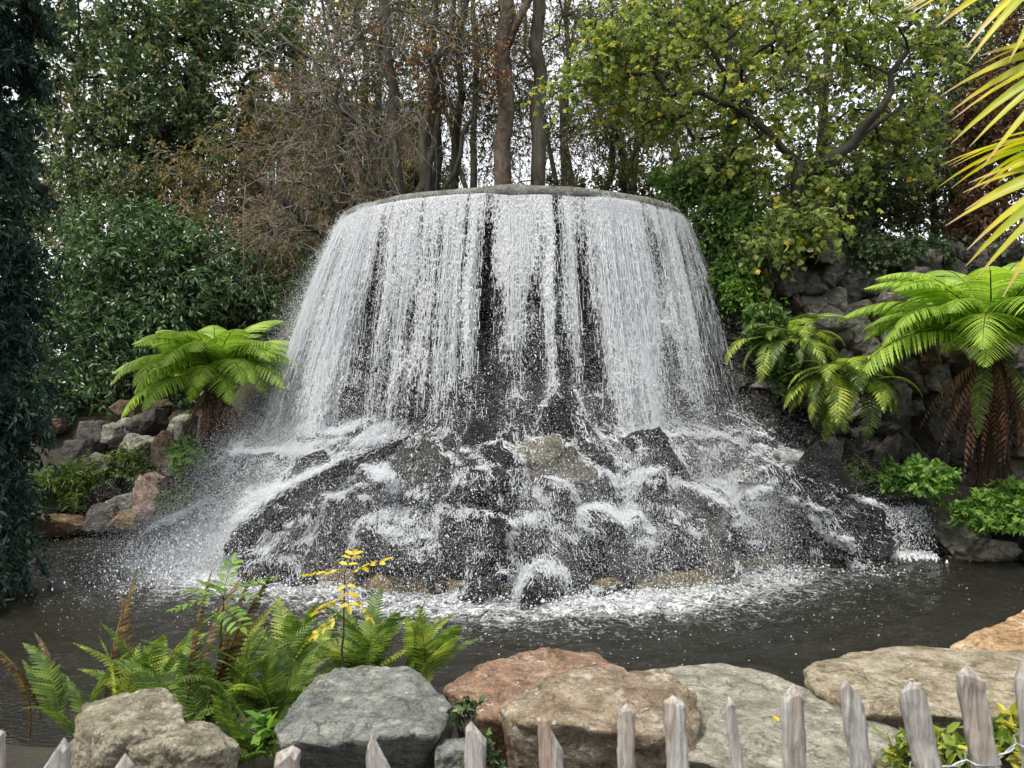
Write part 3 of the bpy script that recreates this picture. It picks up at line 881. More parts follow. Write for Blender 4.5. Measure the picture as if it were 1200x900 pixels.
# drops
def sample_drops(T, C, n, r, spread, low=0.28):
    ii = r.integers(1, T.shape[0], n * 5); jj = r.integers(0, T.shape[1], n * 5)
    p = T[ii, jj]; ok = (p[:, 2] > 0.015) & ((p[:, 2] > 1.7) | (r.random(len(p)) < low))
    p = p[ok][:n]; con = C[ii, jj][ok][:n]; q = T[np.maximum(ii - 1, 0), jj][ok][:n]
    p = p + (q - p) * r.random((len(p), 1))
    drop = np.clip(4.7 - p[:, 2], 0, 5)
    s = spread * (0.25 + drop * 0.45)
    out = unit(np.stack((p[:, 0] - CX, p[:, 1] - CY, 0 * p[:, 0]), 1))
    p = p + r.normal(0, 1, p.shape) * s[:, None] * np.where(con, 0.7, 1)[:, None] + out * np.abs(r.normal(0, 1, (len(p), 1))) * s[:, None] * 0.9
    p[:, 2] = np.abs(p[:, 2]) + np.where(con, np.abs(r.normal(0, 0.02, len(p))), 0)
    return p
g = Geo()
p = sample_drops(TR, TC, 120000, rng, 0.020, 0.2); drops(g, p, np.clip(rng.lognormal(math.log(0.0034), 0.45, len(p)), 0.0018, 0.009), rng)
p = sample_drops(TR, TC, 110000, rng, 0.10, 0.25); droplets(g, p, np.clip(rng.lognormal(math.log(0.0029), 0.35, len(p)), 0.0018, 0.006), rng)
p = sample_drops(TR, TC, 520000, rng, 0.17, 0.7); p = p[rng.random(len(p)) < np.clip((4.4 - p[:, 2]) / 1.6, 0.05, 1)]; droplets(g, p, np.clip(rng.lognormal(math.log(0.0019), 0.3, len(p)), 0.0012, 0.0035), rng)
p = sample_drops(TB, CB_, 45000, rng, 0.016, 1.0); drops(g, p, np.clip(rng.lognormal(math.log(0.0025), 0.45, len(p)), 0.0016, 0.007), rng)
p = sample_drops(TB, CB_, 120000, rng, 0.07, 1.0); droplets(g, p, np.clip(rng.lognormal(math.log(0.0019), 0.3, len(p)), 0.0012, 0.0035), rng)
n_ = 60000; p = rng.normal(0, 1, (n_, 3)) * np.array((0.55, 0.7, 0.0)) + np.array((-3.75, 9.5, 0.0)); p[:, 2] = np.abs(rng.normal(0, 0.34, n_)); droplets(g, p, np.clip(rng.lognormal(math.log(0.002), 0.3, n_), 0.0012, 0.0035), rng)
n_ = 4500; p = rng.normal(0, 1, (n_, 3)) * np.array((0.38, 0.5, 0.0)) + np.array((-3.85, 9.15, 0.0)); p[:, 2] = np.abs(rng.normal(0, 0.16, n_)) * np.clip(1.4 + 0.5 * (p[:, 0] + 3.85), 0.2, 2)
drops(g, p, np.clip(rng.lognormal(math.log(0.0045), 0.5, n_), 0.002, 0.012), rng)
g.v = [v_ - FL.astype(np.float32) for v_ in g.v]
o = g.build('spray', MAT_FOAMY, FALL); tag(o, kind='stuff')

# ---- small side fall
sp0 = np.stack([P(px_, 596, 9.85) for px_ in np.linspace(1036, 1084, 160)])
sp0 += rng.normal(0, 0.02, sp0.shape)
SV = np.zeros_like(sp0); SV[:, 1] = -rng.uniform(0.25, 0.75, 160); SV[:, 0] = rng.normal(0, 0.06, 160)
tt = np.linspace(0, 0.36, 16)
ST = np.stack([sp0 + SV * t_ + np.array((0, 0, -4.9 * t_ * t_)) for t_ in tt])
SIDE = thing('waterfall', 'small thin side fall trickling from a dark ledge right of the big rocks', 'waterfall', tuple(P(1060, 655, 9.85)))
g = Geo(); threads(ST, np.zeros(ST.shape[:2], bool), g, rng, 0.9, 0.005, 0.011, 4, 0.014)
sl = np.array(SIDE.location)
ii = rng.integers(1, 16, 2600); jj = rng.integers(0, 160, 2600)
p = ST[ii, jj] + rng.normal(0, 0.025, (2600, 3)); p = p[p[:, 2] > 0]
drops(g, p, np.clip(rng.lognormal(math.log(0.004), 0.4, len(p)), 0.002, 0.010), rng)
q = np.stack([P(px_, 650, 9.82) for px_ in rng.uniform(1028, 1092, 1500)]); q[:, 2] = np.abs(rng.normal(0, 0.02, 1500)); q[:, 1] += rng.normal(0, 0.12, 1500)
drops(g, q, np.clip(rng.lognormal(math.log(0.008), 0.5, 1500), 0.003, 0.02), rng)
g.v = [v_ - sl.astype(np.float32) for v_ in g.v]
o = g.build('water_threads', MAT_FOAMY, SIDE); tag(o, kind='stuff')

# ================================================================== pool
px_ = np.linspace(-11, 8.4, 420); py_ = np.linspace(3.6, 12.6, 260)
X, Y_ = np.meshgrid(px_, py_)
land_hit = []
for i in range(TR.shape[1]):
    k = np.nonzero(TR[:, i, 2] <= 0)[0]
    if len(k): land_hit.append(TR[k[0], i, :2])
for i in range(TB.shape[1]):
    k = np.nonzero(TB[:, i, 2] <= 0)[0]
    if len(k): land_hit.append(TB[k[0], i, :2])
land_hit = np.concatenate((np.array(land_hit), rng.normal(0, 1, (330, 2)) * np.array((0.42, 0.55)) + np.array((-3.95, 9.1))))
side_hit = np.stack((rng.uniform(4.75, 5.35, 40), rng.normal(9.75, 0.08, 40)), 1)
hx = np.concatenate((land_hit, side_hit))
H2, _, _ = np.histogram2d(hx[:, 0], hx[:, 1], bins=[np.linspace(-11, 8.4, 195), np.linspace(3.6, 12.6, 91)])
def blur(a, s):
    k = np.exp(-0.5 * (np.arange(-int(3 * s), int(3 * s) + 1) / s) ** 2); k /= k.sum()
    a = np.apply_along_axis(lambda c_: np.convolve(c_, k, 'same'), 0, a)
    return np.apply_along_axis(lambda c_: np.convolve(c_, k, 'same'), 1, a)
D1, D2, D3 = blur(H2, 1.6), blur(H2, 5.0), blur(H2, 13)
dens = 0.09 * np.clip(D1 / np.percentile(D1[D1 > 0.05], 80), 0, 1.1) + 0.40 * np.sqrt(D2 / D2.max()) + 0.26 * D3 / D3.max()
def samp(a, x, y):
    i = np.clip(((x + 11) / 19.4 * 194).astype(int), 0, 193); j = np.clip(((y - 3.6) / 9.0 * 90).astype(int), 0, 89)
    return a[i, j]
dd = samp(dens, X, Y_)
q3 = np.stack((X, Y_, 0 * X), -1).reshape(-1, 3)
rough_w = 0.35 + 1.2 * np.clip(samp(D3 / D3.max(), X, Y_), 0, 1)
dist = np.sqrt((X - CX) ** 2 + (Y_ - CY) ** 2)
wave = 0.006 * np.sin(dist * 17 + 3 * fbm(q3 * 0.8, 2, 4).reshape(X.shape)) + 0.016 * fbm(q3 * np.array((3.2, 4.2, 1)), 3, 8).reshape(X.shape) + 0.009 * fbm(q3 * 9, 2, 9).reshape(X.shape)
Zw = WATER_Z + wave * rough_w * 2.3
i = np.arange(len(py_) - 1)[:, None] * len(px_) + np.arange(len(px_) - 1)[None]
g = Geo(); g.add(np.stack((X, Y_, Zw), -1).reshape(-1, 3), [np.stack((i, i + 1, i + len(px_) + 1, i + len(px_)), -1).reshape(-1, 4)])
m, n, b, o_ = newmat('dark_pool_water')
tcx = nd(n, 'TexCoord'); mp = nd(n, 'Mapping'); mp.inputs['Scale'].default_value = (1.0, 1.5, 1); n.links.new(tcx.outputs['Object'], mp.inputs['Vector'])
at = nd(n, 'Attribute'); at.attribute_name = 'foam'
fo = at.outputs['Fac']
fn = noise(n, mp.outputs[0], 7.0, 8, 0.72, 0.8)
fn2 = noise(n, mp.outputs[0], 34.0, 5, 0.7)
vo = nd(n, 'TexVoronoi'); vo.feature = 'DISTANCE_TO_EDGE'; vo.inputs['Scale'].default_value = 9
dv = nd(n, 'VectorMath'); dv.operation = 'ADD'; nn = nd(n, 'TexNoise'); nn.inputs['Scale'].default_value = 6; nn.inputs['Detail'].default_value = 4
n.links.new(mp.outputs[0], nn.inputs['Vector']); n.links.new(mp.outputs[0], dv.inputs[0])
sv = nd(n, 'VectorMath'); sv.operation = 'SCALE'; sv.inputs['Scale'].default_value = 0.25; n.links.new(nn.outputs['Color'], sv.inputs[0]); n.links.new(sv.outputs[0], dv.inputs[1])
n.links.new(dv.outputs[0], vo.inputs['Vector'])
web = maprange(n, vo.outputs['Distance'], 0.0, 0.14, 0.10, 0)
k = mth(n, 'ADD', mth(n, 'ADD', mth(n, 'MULTIPLY', fo, 0.62), mth(n, 'MULTIPLY', fn, 0.80)), mth(n, 'ADD', mth(n, 'MULTIPLY', fn2, 0.55), web))
fm = maprange(n, k, 0.93, 1.24)
sep = maprange(n, fn2, 0.69, 0.74, 0.0, 0.55)
fm = mth(n, 'MAXIMUM', fm, mth(n, 'MULTIPLY', sep, maprange(n, fn, 0.42, 0.6)))
col = mixc(n, fm, mixc(n, noise(n, mp.outputs[0], 0.7, 3), (0.006, 0.006, 0.005), (0.022, 0.020, 0.013)), (0.74, 0.76, 0.77))
n.links.new(col, b.inputs['Base Color'])
n.links.new(maprange(n, fm, 0, 1, 0.07, 0.7), b.inputs['Roughness'])
b.inputs['IOR'].default_value = 1.33
n.links.new(bump(n, mth(n, 'ADD', noise(n, mp.outputs[0], 22, 4, 0.6, 0.5), mth(n, 'MULTIPLY', fm, 0.7)), 0.9, 0.03), b.inputs['Normal'])
POOLW = g.build('pool_water', m); tag(POOLW, 'dark rippled pool water flecked with white foam', 'water', kind='structure')
at_ = POOLW.data.attributes.new('foam', 'FLOAT', 'POINT'); at_.data.foreach_set('value', np.clip(dd, 0, 1.6).astype(np.float32).ravel())
# froth heaped where the water lands, and flecks drifting over the pool
g = Geo()
hh = land_hit[rng.integers(0, len(land_hit), 5000)] + rng.normal(0, 0.16, (5000, 2))
z = np.abs(rng.normal(0, 0.045, 5000)) * np.clip(samp(D1, hh[:, 0], hh[:, 1]) / np.percentile(D1[D1 > .05], 80), 0.1, 1.3)
drops(g, np.stack((hh[:, 0], hh[:, 1], z + 0.005), 1), np.clip(rng.lognormal(math.log(0.0062), 0.5, 5000), 0.003, 0.028), rng, 0.8)
hh = land_hit[rng.integers(0, len(land_hit), 4500)] + rng.normal(0, 0.75, (4500, 2)) + np.array((0, -0.25))
drops(g, np.stack((hh[:, 0], hh[:, 1], np.full(4500, 0.006)), 1), np.clip(rng.lognormal(math.log(0.0038), 0.5, 4500), 0.002, 0.010), rng, 0.6)
o = g.build('froth', MAT_FOAMY); tag(o, 'white froth and bubbles where the falls meet the dark pool', 'froth', kind='stuff')
# ================================================================== trees and plants
BARK_GREY = bark_mat('grey_bark', (0.035, 0.031, 0.025), (0.135, 0.12, 0.098), 1.0, 0.5)
BARK_DARK = bark_mat('dark_bark', (0.012, 0.011, 0.009), (0.055, 0.048, 0.038), 1.0, 0.3)
BARK_FLAKY = bark_mat('flaky_brown_bark', (0.032, 0.02, 0.014), (0.15, 0.118, 0.092), 0.7, 0.2, 0.6)
BARK_TWIG = bark_mat('pale_twig_bark', (0.07, 0.063, 0.052), (0.27, 0.25, 0.215), 1.0)
L_OAK = leaf_mat('dark_evergreen_leaf', [(0.0, (0.042, 0.073, 0.042)), (0.45, (0.088, 0.143, 0.068)), (0.8, (0.156, 0.215, 0.098)), (1.0, (0.247, 0.260, 0.104))], 0.42, 0.3)
L_YEW = leaf_mat('blue_black_yew_needles', [(0.0, (0.011, 0.024, 0.022)), (0.5, (0.024, 0.049, 0.041)), (1.0, (0.049, 0.084, 0.065))], 0.75, 0.12, spec=0.12)
L_LAUREL = leaf_mat('laurel_leaf', [(0.0, (0.036, 0.078, 0.033)), (0.5, (0.072, 0.137, 0.055)), (0.85, (0.130, 0.208, 0.091)), (1.0, (0.182, 0.260, 0.130))], 0.35, 0.22, spec=0.5)
L_RUSSET = leaf_mat('russet_leaf', [(0.0, (0.085, 0.065, 0.036)), (0.35, (0.16, 0.12, 0.062)), (0.7, (0.37, 0.225, 0.095)), (1.0, (0.16, 0.17, 0.07))], 0.6, 0.4)
L_ORANGE = leaf_mat('orange_leaf', [(0.0, (0.20, 0.06, 0.035)), (0.5, (0.36, 0.13, 0.05)), (1.0, (0.42, 0.24, 0.08))], 0.6, 0.4)
L_MAPLE = leaf_mat('yellow_green_maple_leaf', [(0.0, (0.092, 0.127, 0.040)), (0.4, (0.172, 0.224, 0.069)), (0.85, (0.287, 0.339, 0.109)), (0.97, (0.460, 0.425, 0.103)), (1.0, (0.632, 0.460, 0.081))], 0.45, 0.5, patch=0.35)
L_OLIVE = leaf_mat('olive_leaf', [(0.0, (0.045, 0.055, 0.022)), (0.5, (0.09, 0.105, 0.04)), (0.85, (0.15, 0.15, 0.05)), (1.0, (0.24, 0.18, 0.05))], 0.5, 0.35)
L_HEDGE = leaf_mat('hedge_leaf', [(0.0, (0.022, 0.038, 0.016)), (0.5, (0.05, 0.075, 0.03)), (0.9, (0.11, 0.13, 0.04)), (1.0, (0.22, 0.22, 0.05))], 0.45, 0.25)
L_IVY = leaf_mat('ivy_leaf', [(0.0, (0.02, 0.04, 0.016)), (0.5, (0.045, 0.08, 0.03)), (1.0, (0.10, 0.15, 0.05))], 0.4, 0.2)
L_FRESH = leaf_mat('fresh_green_leaf', [(0.0, (0.05, 0.11, 0.02)), (0.5, (0.12, 0.24, 0.04)), (1.0, (0.24, 0.38, 0.07))], 0.45, 0.4)
L_GRASS = leaf_mat('grassy_leaf', [(0.0, (0.04, 0.075, 0.02)), (0.5, (0.09, 0.145, 0.04)), (1.0, (0.17, 0.22, 0.07))], 0.5, 0.35)
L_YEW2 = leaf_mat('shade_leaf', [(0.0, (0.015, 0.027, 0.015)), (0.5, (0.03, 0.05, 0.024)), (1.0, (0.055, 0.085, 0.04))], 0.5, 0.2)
L_SHRUB = leaf_mat('shrub_leaf', [(0.0, (0.042, 0.090, 0.021)), (0.5, (0.090, 0.174, 0.042)), (1.0, (0.179, 0.285, 0.074))], 0.45, 0.38)
L_BROWNB = leaf_mat('copper_brown_leaf', [(0.0, (0.045, 0.022, 0.014)), (0.5, (0.11, 0.055, 0.03)), (1.0, (0.20, 0.11, 0.055))], 0.55, 0.3)

def ellipsoids(rng, regions):
    """Clump centres inside a list of (centre, radii, count), thinner in the middle."""
    out = []
    for c, r, k in regions:
        d = unit(rng.normal(0, 1, (k, 3))); t = rng.random((k, 1)) ** 0.45
        out.append(np.asarray(c) + d * t * np.asarray(r))
    return np.concatenate(out)

def skeleton(g, rng, stems, targets, r_tip=0.006, power=0.47, sag=0.12, wob=0.10, side=8, up=0.7, mat=0, stem_from=0.25, lim=None):
    """Limbs: every target joins the nearest node of what has grown so far."""
    pos, par, cnt, paths = [], [], [], []
    ok = []
    for s in stems:
        s = np.asarray(s, float)
        path = []
        for k in range(len(s)):
            pos.append(s[k]); par.append(len(pos) - 2 if k else -1); path.append(len(pos) - 1)
            ok.append(k >= stem_from * len(s))
        paths.append(path)
    base0 = np.array([q[len(q) // 2] for q in [np.asarray(s) for s in stems]])
    order = np.argsort(np.min(np.linalg.norm(targets[:, None] - base0[None], axis=2), 1))
    cap = len(pos) + len(targets) * 7
    PA = np.zeros((cap, 3)); PA[:len(pos)] = pos; OK = np.zeros(cap, bool); OK[:len(ok)] = ok
    npos = len(pos)
    for ti in order:
        t = targets[ti]
        d = PA[:npos] - t
        dist = np.linalg.norm(d, axis=1) + up * np.maximum(0, d[:, 2])
        dist[~OK[:npos]] = 1e9
        a = int(np.argmin(dist)); A = PA[a]
        L = np.linalg.norm(t - A)
        if L < 0.05: continue
        k = 6; s = np.linspace(0, 1, k + 1)[1:, None]
        mid = (A + t) / 2 + rng.normal(0, wob * L, 3) + np.array((0, 0, sag * L))
        q = (1 - s) ** 2 * A + 2 * s * (1 - s) * mid + s ** 2 * t + rng.normal(0, wob * 0.16 * L, (k, 3)) * (1 - s * 0.999)
        path = [a]; prev = a
        for v in q:
            PA[npos] = v; OK[npos] = True; par.append(prev); prev = npos; path.append(npos); npos += 1
        paths.append(path)
    c = np.zeros(npos); nch = np.zeros(npos, int)
    for i in range(npos):
        if par[i] >= 0: nch[par[i]] += 1
    c[nch == 0] = 1
    for i in range(npos - 1, -1, -1):
        if par[i] >= 0: c[par[i]] += c[i]
    rad = r_tip * np.maximum(c, 1) ** power
    if lim is not None: rad = np.minimum(rad, lim)
    return PA[:npos], rad, paths

def tubes_of(g, PA, rad, paths, nstem, stem_r, side=9, mat=0):
    for k, p in enumerate(paths):
        q = PA[p]; r = rad[p].copy()
        if k < nstem:
            tube(g, q, stem_r[k], side, mat)
        else:
            r[0] = min(rad[p[1]] * 1.15, rad[p[0]])
            tube(g, q, r, 4 if r[0] < 0.018 else 6, mat, cap=False)

def sprays(rng, C, center, per, length, droop, bias=0.6, k=5, curl=0.15):
    """Twigs (m,k,3) springing from clump centres C."""
    n = len(C)
    out = unit(C - np.asarray(center))
    D = unit(np.repeat(out, per, 0) * bias + rng.normal(0, 1, (n * per, 3)) * 0.7)
    Ln = length * rng.uniform(0.5, 1.3, (n * per, 1))
    s = np.linspace(0, 1, k)
    W = rng.normal(0, curl, (n * per, 2, 3))
    pts = np.repeat(C, per, 0)[:, None] + D[:, None] * (s[None, :, None] * Ln[:, None])
    pts = pts + W[:, :1] * (np.sin(s * 3.1) * 1)[None, :, None] * Ln[:, None] + W[:, 1:] * (np.sin(s * 6.2) * 0.5)[None, :, None] * Ln[:, None]
    pts[..., 2] -= droop * (s ** 2)[None] * Ln
    return pts

def leaves_on(g, rng, T, per, L, W, shape, droop=0.4, spread=1.0, mat=0, s0=0.15, flat=0.6):
    """Leaves along twigs T."""
    m, k, _ = T.shape
    s = rng.uniform(s0, 1, (m, per)) * (k - 1)
    i = np.minimum(s.astype(int), k - 2); f = (s - i)[..., None]
    a = np.take_along_axis(T, i[..., None], 1); b_ = np.take_along_axis(T, (i + 1)[..., None], 1)
    p = (a * (1 - f) + b_ * f).reshape(-1, 3); d = unit(b_ - a).reshape(-1, 3)
    N_ = len(p)
    d = unit(d * 0.7 + rng.normal(0, spread, (N_, 3)) + np.array((0, 0, -droop)))
    nrm = unit(np.array((0, 0, 1.0)) * flat + rng.normal(0, 0.6, (N_, 3)))
    leaves(g, p, d, nrm, L * rng.uniform(0.65, 1.25, N_), W * rng.uniform(0.7, 1.2, N_), shape, mat)

def path(rng, a, b_, k=9, wob=0.06, lean=(0, 0, 0)):
    s = np.linspace(0, 1, k)[:, None]
    p = np.asarray(a) * (1 - s) + np.asarray(b_) * s + np.asarray(lean) * (s * (1 - s) * 4)
    n_ = rng.normal(0, wob, (k, 3)); n_[0] = 0; n_[:, 2] *= 0.3
    return p + n_

def tree(name, label, cat, seed, stems, stem_r, regions, leafm, barkm, leaf=(0.10, 0.06, 'oval'), per_clump=5, twig=0.5, per_twig=9, droop=0.35,
         ldroop=0.4, r_tip=0.006, twig_r=0.004, group=None, crown='crown', twigm=None, stem_from=0.25, wob=0.10, extra=None, curl=0.15, sag=0.12, flat=0.6, tk=5, lim=0.5):
    r = np.random.default_rng(seed)
    root = np.asarray(stems[0][0], float)
    t = thing(name, label, cat, tuple(root), 0, group)
    C = ellipsoids(r, regions)
    g = Geo()
    PA, rad, paths = skeleton(g, r, stems, C, r_tip, stem_from=stem_from, wob=wob, sag=sag, lim=lim)
    tubes_of(g, PA, rad, paths, len(stems), stem_r)
    T = sprays(r, C, C.mean(0), per_clump, twig, droop, k=tk, curl=curl)
    mats = [barkm]
    if twigm is not None: mats.append(twigm)
    chains(g, T, twig_r * r.uniform(0.7, 1.4, len(T)), twig_r * 0.4, 3, 1 if twigm is not None else 0)
    g.v = [v - root.astype(np.float32) for v in g.v]
    g.build('trunk', mats, t)
    if per_twig:
        g = Geo()
        leaves_on(g, r, T, per_twig, leaf[0], leaf[1], leaf[2], ldroop, flat=flat)
        if extra:
            frac, m2, per2 = extra
            sel = T[r.random(len(T)) < frac]
            leaves_on(g, r, sel, per2, leaf[0], leaf[1], leaf[2], ldroop, mat=1, flat=flat)
        g.v = [v - root.astype(np.float32) for v in g.v]
        g.build(crown, [leafm] + ([extra[1]] if extra else []), t, smooth_=False)
    return t

rg = np.random.default_rng(77)
def E(px, py, Y, rx, ry, rz, k):      # a clump region given by where it shows
    return (P(px, py, Y), (rx, ry, rz), k)

# ---- left: yew at the frame edge, holm oak, laurels
tree('yew_tree', 'blue-black yew with drooping sprays hanging low over the pool edge', 'tree', 1,
     [path(rg, (-6.25, 8.3, 0.2), (-6.15, 8.4, 8.5), 10, 0.05)], [np.linspace(0.24, 0.08, 10)],
     [((-6.0, 8.3, 6.4), (0.85, 0.9, 1.9), 200), ((-5.9, 8.2, 3.9), (0.92, 0.9, 1.5), 160), ((-5.9, 8.1, 2.3), (0.88, 0.8, 1.2), 150), ((-5.75, 7.9, 1.0), (0.70, 0.7, 0.7), 80), ((-5.4, 7.6, 0.55), (0.42, 0.5, 0.40), 40)],
     L_YEW, BARK_DARK, (0.095, 0.036, 'blade'), 7, 0.36, 24, 0.7, 0.5, stem_from=0.05, sag=0.0)
tree('holm_oak', 'tall dark evergreen oak with thick black limbs left of the falls', 'tree', 2,
     [path(rg, (-6.6, 16.5, 1.8), (-7.0, 16.6, 12.5), 12, 0.10)], [np.linspace(0.30, 0.14, 12)],
     [E(140, 30, 16, 2.2, 1.6, 1.5, 120), E(260, 30, 16, 2.0, 1.6, 1.4, 120), E(110, 150, 16, 1.5, 1.3, 1.3, 60), E(225, 130, 16, 1.8, 1.5, 1.3, 110), E(190, 220, 15.6, 1.9, 1.3, 0.9, 60), E(95, 250, 15.5, 1.2, 1.2, 0.9, 30)],
     L_OAK, BARK_DARK, (0.115, 0.065, 'oval'), 6, 0.55, 13, 0.25, r_tip=0.010, extra=(0.10, L_RUSSET, 5))
tree('laurel_bush', 'big green laurel bush above the left rocks beside the yew', 'bush', 3,
     [path(rg, P(120, 470, 13.2), P(120, 300, 13.4), 6, 0.05), path(rg, P(150, 470, 13.3), P(190, 310, 13.5), 6, 0.05)], [np.linspace(0.06, 0.02, 6)] * 2,
     [E(100, 320, 13.4, 1.0, 0.8, 0.9, 60), E(160, 290, 13.5, 1.0, 0.8, 0.8, 60), E(120, 400, 13.0, 1.1, 0.7, 0.8, 60), E(90, 450, 12.8, 0.8, 0.5, 0.4, 30)],
     L_LAUREL, BARK_DARK, (0.12, 0.05, 'oval'), 6, 0.40, 9, 0.2, group='laurels behind the left rocks')
tree('laurel_bush', 'spreading laurel bush right behind the left tree fern', 'bush', 4,
     [path(rg, P(230, 450, 13.6), P(230, 300, 13.7), 6, 0.05), path(rg, P(260, 450, 13.6), P(290, 330, 13.6), 6, 0.05)], [np.linspace(0.06, 0.02, 6)] * 2,
     [E(215, 300, 13.6, 1.0, 0.8, 0.6, 60), E(245, 345, 13.4, 0.9, 0.7, 0.55, 55), E(180, 380, 13.3, 0.7, 0.6, 0.7, 40)],
     L_LAUREL, BARK_DARK, (0.12, 0.05, 'oval'), 6, 0.42, 9, 0.2, group='laurels behind the left rocks')
tree('laurel_bush', 'dark shaded evergreen bush low between the left tree fern and the falls', 'bush', 5,
     [path(rg, P(310, 440, 13.9), P(310, 330, 14.0), 6, 0.05)], [np.linspace(0.06, 0.02, 6)],
     [E(310, 365, 14.0, 0.8, 0.6, 0.9, 70), E(345, 330, 14.2, 0.7, 0.6, 0.7, 40), E(270, 420, 13.6, 0.8, 0.5, 0.5, 40)],
     L_OAK, BARK_DARK, (0.11, 0.05, 'oval'), 6, 0.40, 8, 0.2, group='laurels behind the left rocks')
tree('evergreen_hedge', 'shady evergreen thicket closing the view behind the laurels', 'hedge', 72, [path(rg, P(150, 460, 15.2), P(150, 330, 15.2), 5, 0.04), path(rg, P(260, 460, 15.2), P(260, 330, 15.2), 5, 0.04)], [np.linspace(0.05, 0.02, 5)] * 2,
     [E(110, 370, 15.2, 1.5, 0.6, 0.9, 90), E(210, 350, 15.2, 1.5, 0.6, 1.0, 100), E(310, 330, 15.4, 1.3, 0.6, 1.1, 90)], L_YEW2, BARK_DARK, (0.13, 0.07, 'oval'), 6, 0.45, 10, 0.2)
# ---- russet and bare trees between
tree('russet_tree', 'small tree of hanging russet leaves and thin pale twigs left of the mound', 'tree', 6,
     [path(rg, P(395, 330, 14.6), P(290, 200, 14.8), 8, 0.05, (0, 0, 0.2))], [np.linspace(0.13, 0.05, 8)],
     [E(300, 190, 14.6, 1.3, 0.8, 0.8, 42), E(230, 215, 14.8, 1.2, 0.8, 0.7, 34), E(290, 260, 14.4, 1.2, 0.7, 0.6, 40), E(340, 130, 14.8, 1.0, 0.8, 0.8, 24), E(350, 300, 14.2, 0.8, 0.6, 0.5, 22)],
     L_RUSSET, BARK_GREY, (0.085, 0.045, 'oval'), 4, 0.65, 9, 0.55, 0.9, twigm=BARK_TWIG, twig_r=0.007, curl=0.25, tk=7, extra=(0.5, L_OLIVE, 10))
tree('russet_tree', 'thin tree with sparse brown leaves standing far left behind the oak', 'tree', 7,
     [path(rg, P(85, 330, 18), P(90, 60, 18), 9, 0.06)], [np.linspace(0.12, 0.05, 9)],
     [E(85, 240, 18, 1.1, 0.8, 1.2, 36), E(110, 140, 18, 1.4, 0.8, 1.0, 34), E(170, 150, 18, 1.4, 0.8, 1.0, 30)],
     L_RUSSET, BARK_DARK, (0.09, 0.05, 'oval'), 5, 0.6, 6, 0.5, 0.8, twig_r=0.006, curl=0.2)
tree('bare_tree', 'bare many-branched tree with arching pale twigs left of the mound', 'tree', 8,
     [path(rg, P(470, 250, 14.2), P(440, -140, 14.6), 12, 0.08), path(rg, P(462, 250, 14.3), P(330, 40, 14.3), 9, 0.10, (0, 0, 0.5)), path(rg, P(480, 250, 14.2), P(540, -60, 14.2), 10, 0.08)],
     [np.linspace(0.13, 0.05, 12), np.linspace(0.09, 0.03, 9), np.linspace(0.10, 0.04, 10)],
     [E(420, 60, 14.3, 1.5, 1.0, 1.3, 50), E(360, 100, 14.2, 1.2, 0.9, 0.9, 30), E(520, 60, 14.2, 1.1, 0.9, 1.1, 34), E(430, 165, 13.8, 1.1, 0.7, 0.5, 20), E(360, 180, 13.8, 0.9, 0.6, 0.5, 12)],
     L_RUSSET, BARK_GREY, (0.08, 0.04, 'oval'), 4, 0.95, 1, 0.6, 0.8, r_tip=0.009, twigm=BARK_TWIG, twig_r=0.0085, curl=0.30, tk=10, wob=0.16, extra=(0.16, L_ORANGE, 5))
tree('bare_tree', 'thin bare tree with clusters of orange leaves in front of the twin trunks', 'tree', 9,
     [path(rg, P(505, 245, 13.8), P(520, 60, 13.9), 8, 0.06), path(rg, P(520, 245, 13.8), P(570, 90, 13.7), 8, 0.06)], [np.linspace(0.07, 0.03, 8), np.linspace(0.06, 0.02, 8)],
     [E(500, 65, 13.7, 0.35, 0.3, 0.25, 9), E(575, 80, 13.6, 0.45, 0.4, 0.35, 9), E(515, 105, 13.7, 0.3, 0.3, 0.2, 6), E(545, 50, 13.8, 0.8, 0.5, 0.5, 10)],
     L_ORANGE, BARK_DARK, (0.085, 0.045, 'oval'), 5, 0.40, 2, 0.3, 0.7, twig_r=0.005, curl=0.2, extra=(0.5, L_RUSSET, 3))
tree('bare_tree', 'leaning stem with dark fallen limbs low at the left shoulder of the mound', 'tree', 10,
     [path(rg, P(410, 300, 13.6), P(330, 235, 13.3), 7, 0.04), path(rg, P(400, 290, 13.6), P(400, 90, 13.8), 8, 0.05)], [np.linspace(0.11, 0.07, 7), np.linspace(0.07, 0.03, 8)],
     [E(330, 250, 13.3, 0.8, 0.5, 0.6, 26), E(380, 210, 13.5, 0.8, 0.5, 0.6, 26), E(420, 250, 13.6, 0.6, 0.4, 0.4, 14)],
     L_RUSSET, BARK_DARK, (0.08, 0.04, 'oval'), 3, 0.8, 4, 0.7, 0.8, twigm=BARK_TWIG, twig_r=0.0075, curl=0.35, tk=9)
tree('tall_tree', 'thick trunk with flaky brown bark rising straight behind the lip', 'tree', 11,
     [path(rg, P(590, 250, 13.9), P(594, -260, 14.1), 14, 0.03), path(rg, P(592, 60, 14.0), P(690, -140, 14.0), 7, 0.04)], [np.linspace(0.165, 0.12, 14), np.linspace(0.08, 0.04, 7)],
     [E(560, -60, 14, 1.6, 1.2, 1.2, 36), E(660, -70, 14, 1.5, 1.2, 1.2, 30), E(560, 60, 14.4, 1.3, 1.0, 0.9, 26), E(690, 60, 14.4, 0.9, 1.0, 0.9, 16)],
     L_OLIVE, BARK_FLAKY, (0.09, 0.05, 'oval'), 6, 0.8, 3, 0.5, 0.6, r_tip=0.008, twig_r=0.005, stem_from=0.45, curl=0.25, tk=7)
